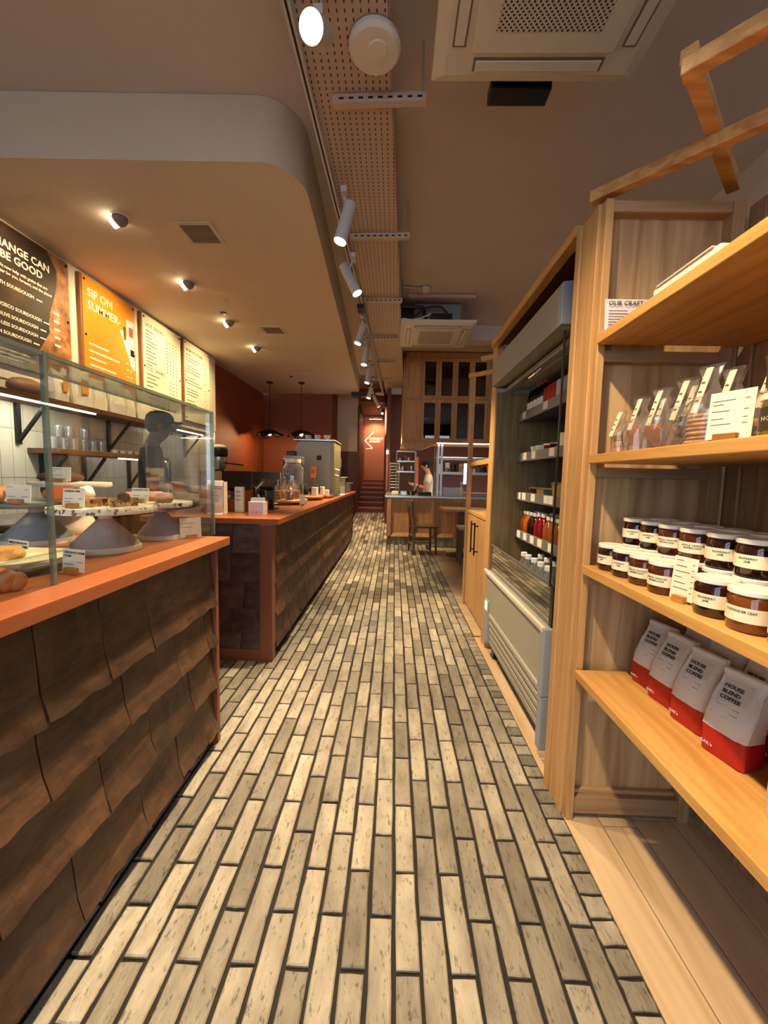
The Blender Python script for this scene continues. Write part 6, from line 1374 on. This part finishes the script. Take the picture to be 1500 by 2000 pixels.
for k, (x, y, h, m, lb) in enumerate([(.02, 7.40, .07, 'paper', 'white plates stacked at the left end of the kitchen pass'), (.18, 7.36, .08, 'steel', 'steel tray of cutlery on the kitchen pass'), (.50, 7.32, .07, 'black_matte', 'long black tray on the kitchen pass in front of the chef')]):
    b = MB().box(x-.06, x+.06+(.12 if k == 2 else 0), y-.06, y+.06, .926, .926+h); tag(b.build('pass_tray', m, bev=.01), lb, 'tray')
b = MB().box(.50, .58, 9.75, 9.79, .95, 1.75); tag(b.build('wall_notice', 'orange_card'), 'orange strip notice on the kitchen rear wall', 'notice')
t = thing('stair_lantern', (-.165, 9.2, 1.2), 'slim lit lantern post beside the stairs', 'lantern'); MB().tube((-.165, 8.99, .95), (-.165, 8.99, 1.88), .012).build('post', 'stair_nosing', t); MB().box(-.185, -.145, 8.96, 8.998, 1.76, 1.84).build('shade', 'lamp_face_soft', t)
# back shelving of the kitchen
rack(.9, 2.2, 8.7, 9.1, 0, 1.95, (.5, .95, 1.35, 1.7), 'tall steel shelving against the kitchen rear')
for k in range(8):
    x = 1.0+.15*k; h = rnd.uniform(.1, .25); b = MB().box(x-.05, x+.05, 8.8, 9.0, 1.363, 1.363+h); tag(b.build('storage_box', ['paper', 'steel_dull', 'black_plastic', 'kraft'][k % 4], bev=.005), ords[k]+' container on the tall steel shelving at the rear', 'box', 'containers on the rear shelving')
t = thing('kitchen_fill_housing', (1.0, 8.6, 3.22), 'unseen housing added for the kitchen fill light behind the cabinets', 'light'); bx('housing', t, 'white_paint_metal', .4, 1.6, 8.4, 8.8, 3.22, CEIL-.001)  # housing added around the fill lamp, out of view
lamp('kitchen_fill_light', 'AREA', (1.0, 8.6, 3.2), 9, (1, .80, .55), (0, 0, -1), sx=1.2, sy=.4, parent=t)  # unseen fill lamp added for the kitchen
# chair, table, stool in the seating corner
def chair(loc, rz, label):
    t = thing('wooden_chair', loc, label, 'chair'); x, y, z = loc
    def B(mb, nm): mb.rot(rz); mb.move(loc); mb.build(nm, 'chair_wood', t, bev=.003)
    for sx in (-.18, .18):
        B(MB().bar((sx, -.18, 0), (sx*.95, -.17, .44), .032, .032), 'leg'); B(MB().bar((sx, .20, 0), (sx*.95, .18, .46), .032, .032), 'leg'); B(MB().bar((sx*.95, .18, .44), (sx*.9, .24, .86), .03, .03), 'back_post')
        B(MB().bar((sx, -.18, .2), (sx, .19, .2), .018, .018), 'stretcher')
    B(MB().box(-.21, .21, -.21, .21, .44, .465), 'seat'); B(MB().bar((-.18, -.18, .26), (.18, -.18, .26), .018, .018), 'stretcher'); B(MB().bar((-.18, .20, .16), (.18, .20, .16), .018, .018), 'stretcher'); B(MB().bar((-.18, .20, .30), (.18, .20, .30), .018, .018), 'stretcher')
    B(MB().box(-.18, .18, .222, .242, .78, .87), 'top_rail'); B(MB().box(-.17, .17, .205, .222, .62, .67), 'back_rail')
    for k in range(3): B(MB().bar((-.08+.08*k, .215, .46), (-.08+.08*k, .232, .80), .016, .012), 'spindle')
chair((.50, 6.62, 0), R(100), 'dark wooden chair standing against the kitchen pass')
t = thing('cafe_table', (1.12, 6.5, 0), 'wooden cafe table in front of the kitchen pass', 'table'); MB().box(.78, 1.55, 6.2, 6.85, .735, .77).build('tabletop', 'kitchen_wood', t, bev=.006); MB().tube((1.10, 6.52, .03), (1.10, 6.52, .735), .045).build('column', 'chair_wood', t); MB().lathe([(.22, 0), (.22, .012), (.06, .03)], (1.10, 6.52, 0), 20).build('foot', 'black_metal', t)
t = thing('bench_stool', (1.13, 5.85, 0), 'pale square stool beside the cafe table', 'stool'); MB().box(.95, 1.30, 5.70, 6.02, .52, .56).build('seat', 'floor_board', t, bev=.004)
for sx in (.98, 1.27):
    for sy in (5.73, 5.99): MB().bar((sx, sy, 0), (sx, sy, .52), .035, .035).build('leg', 'chair_wood', t)
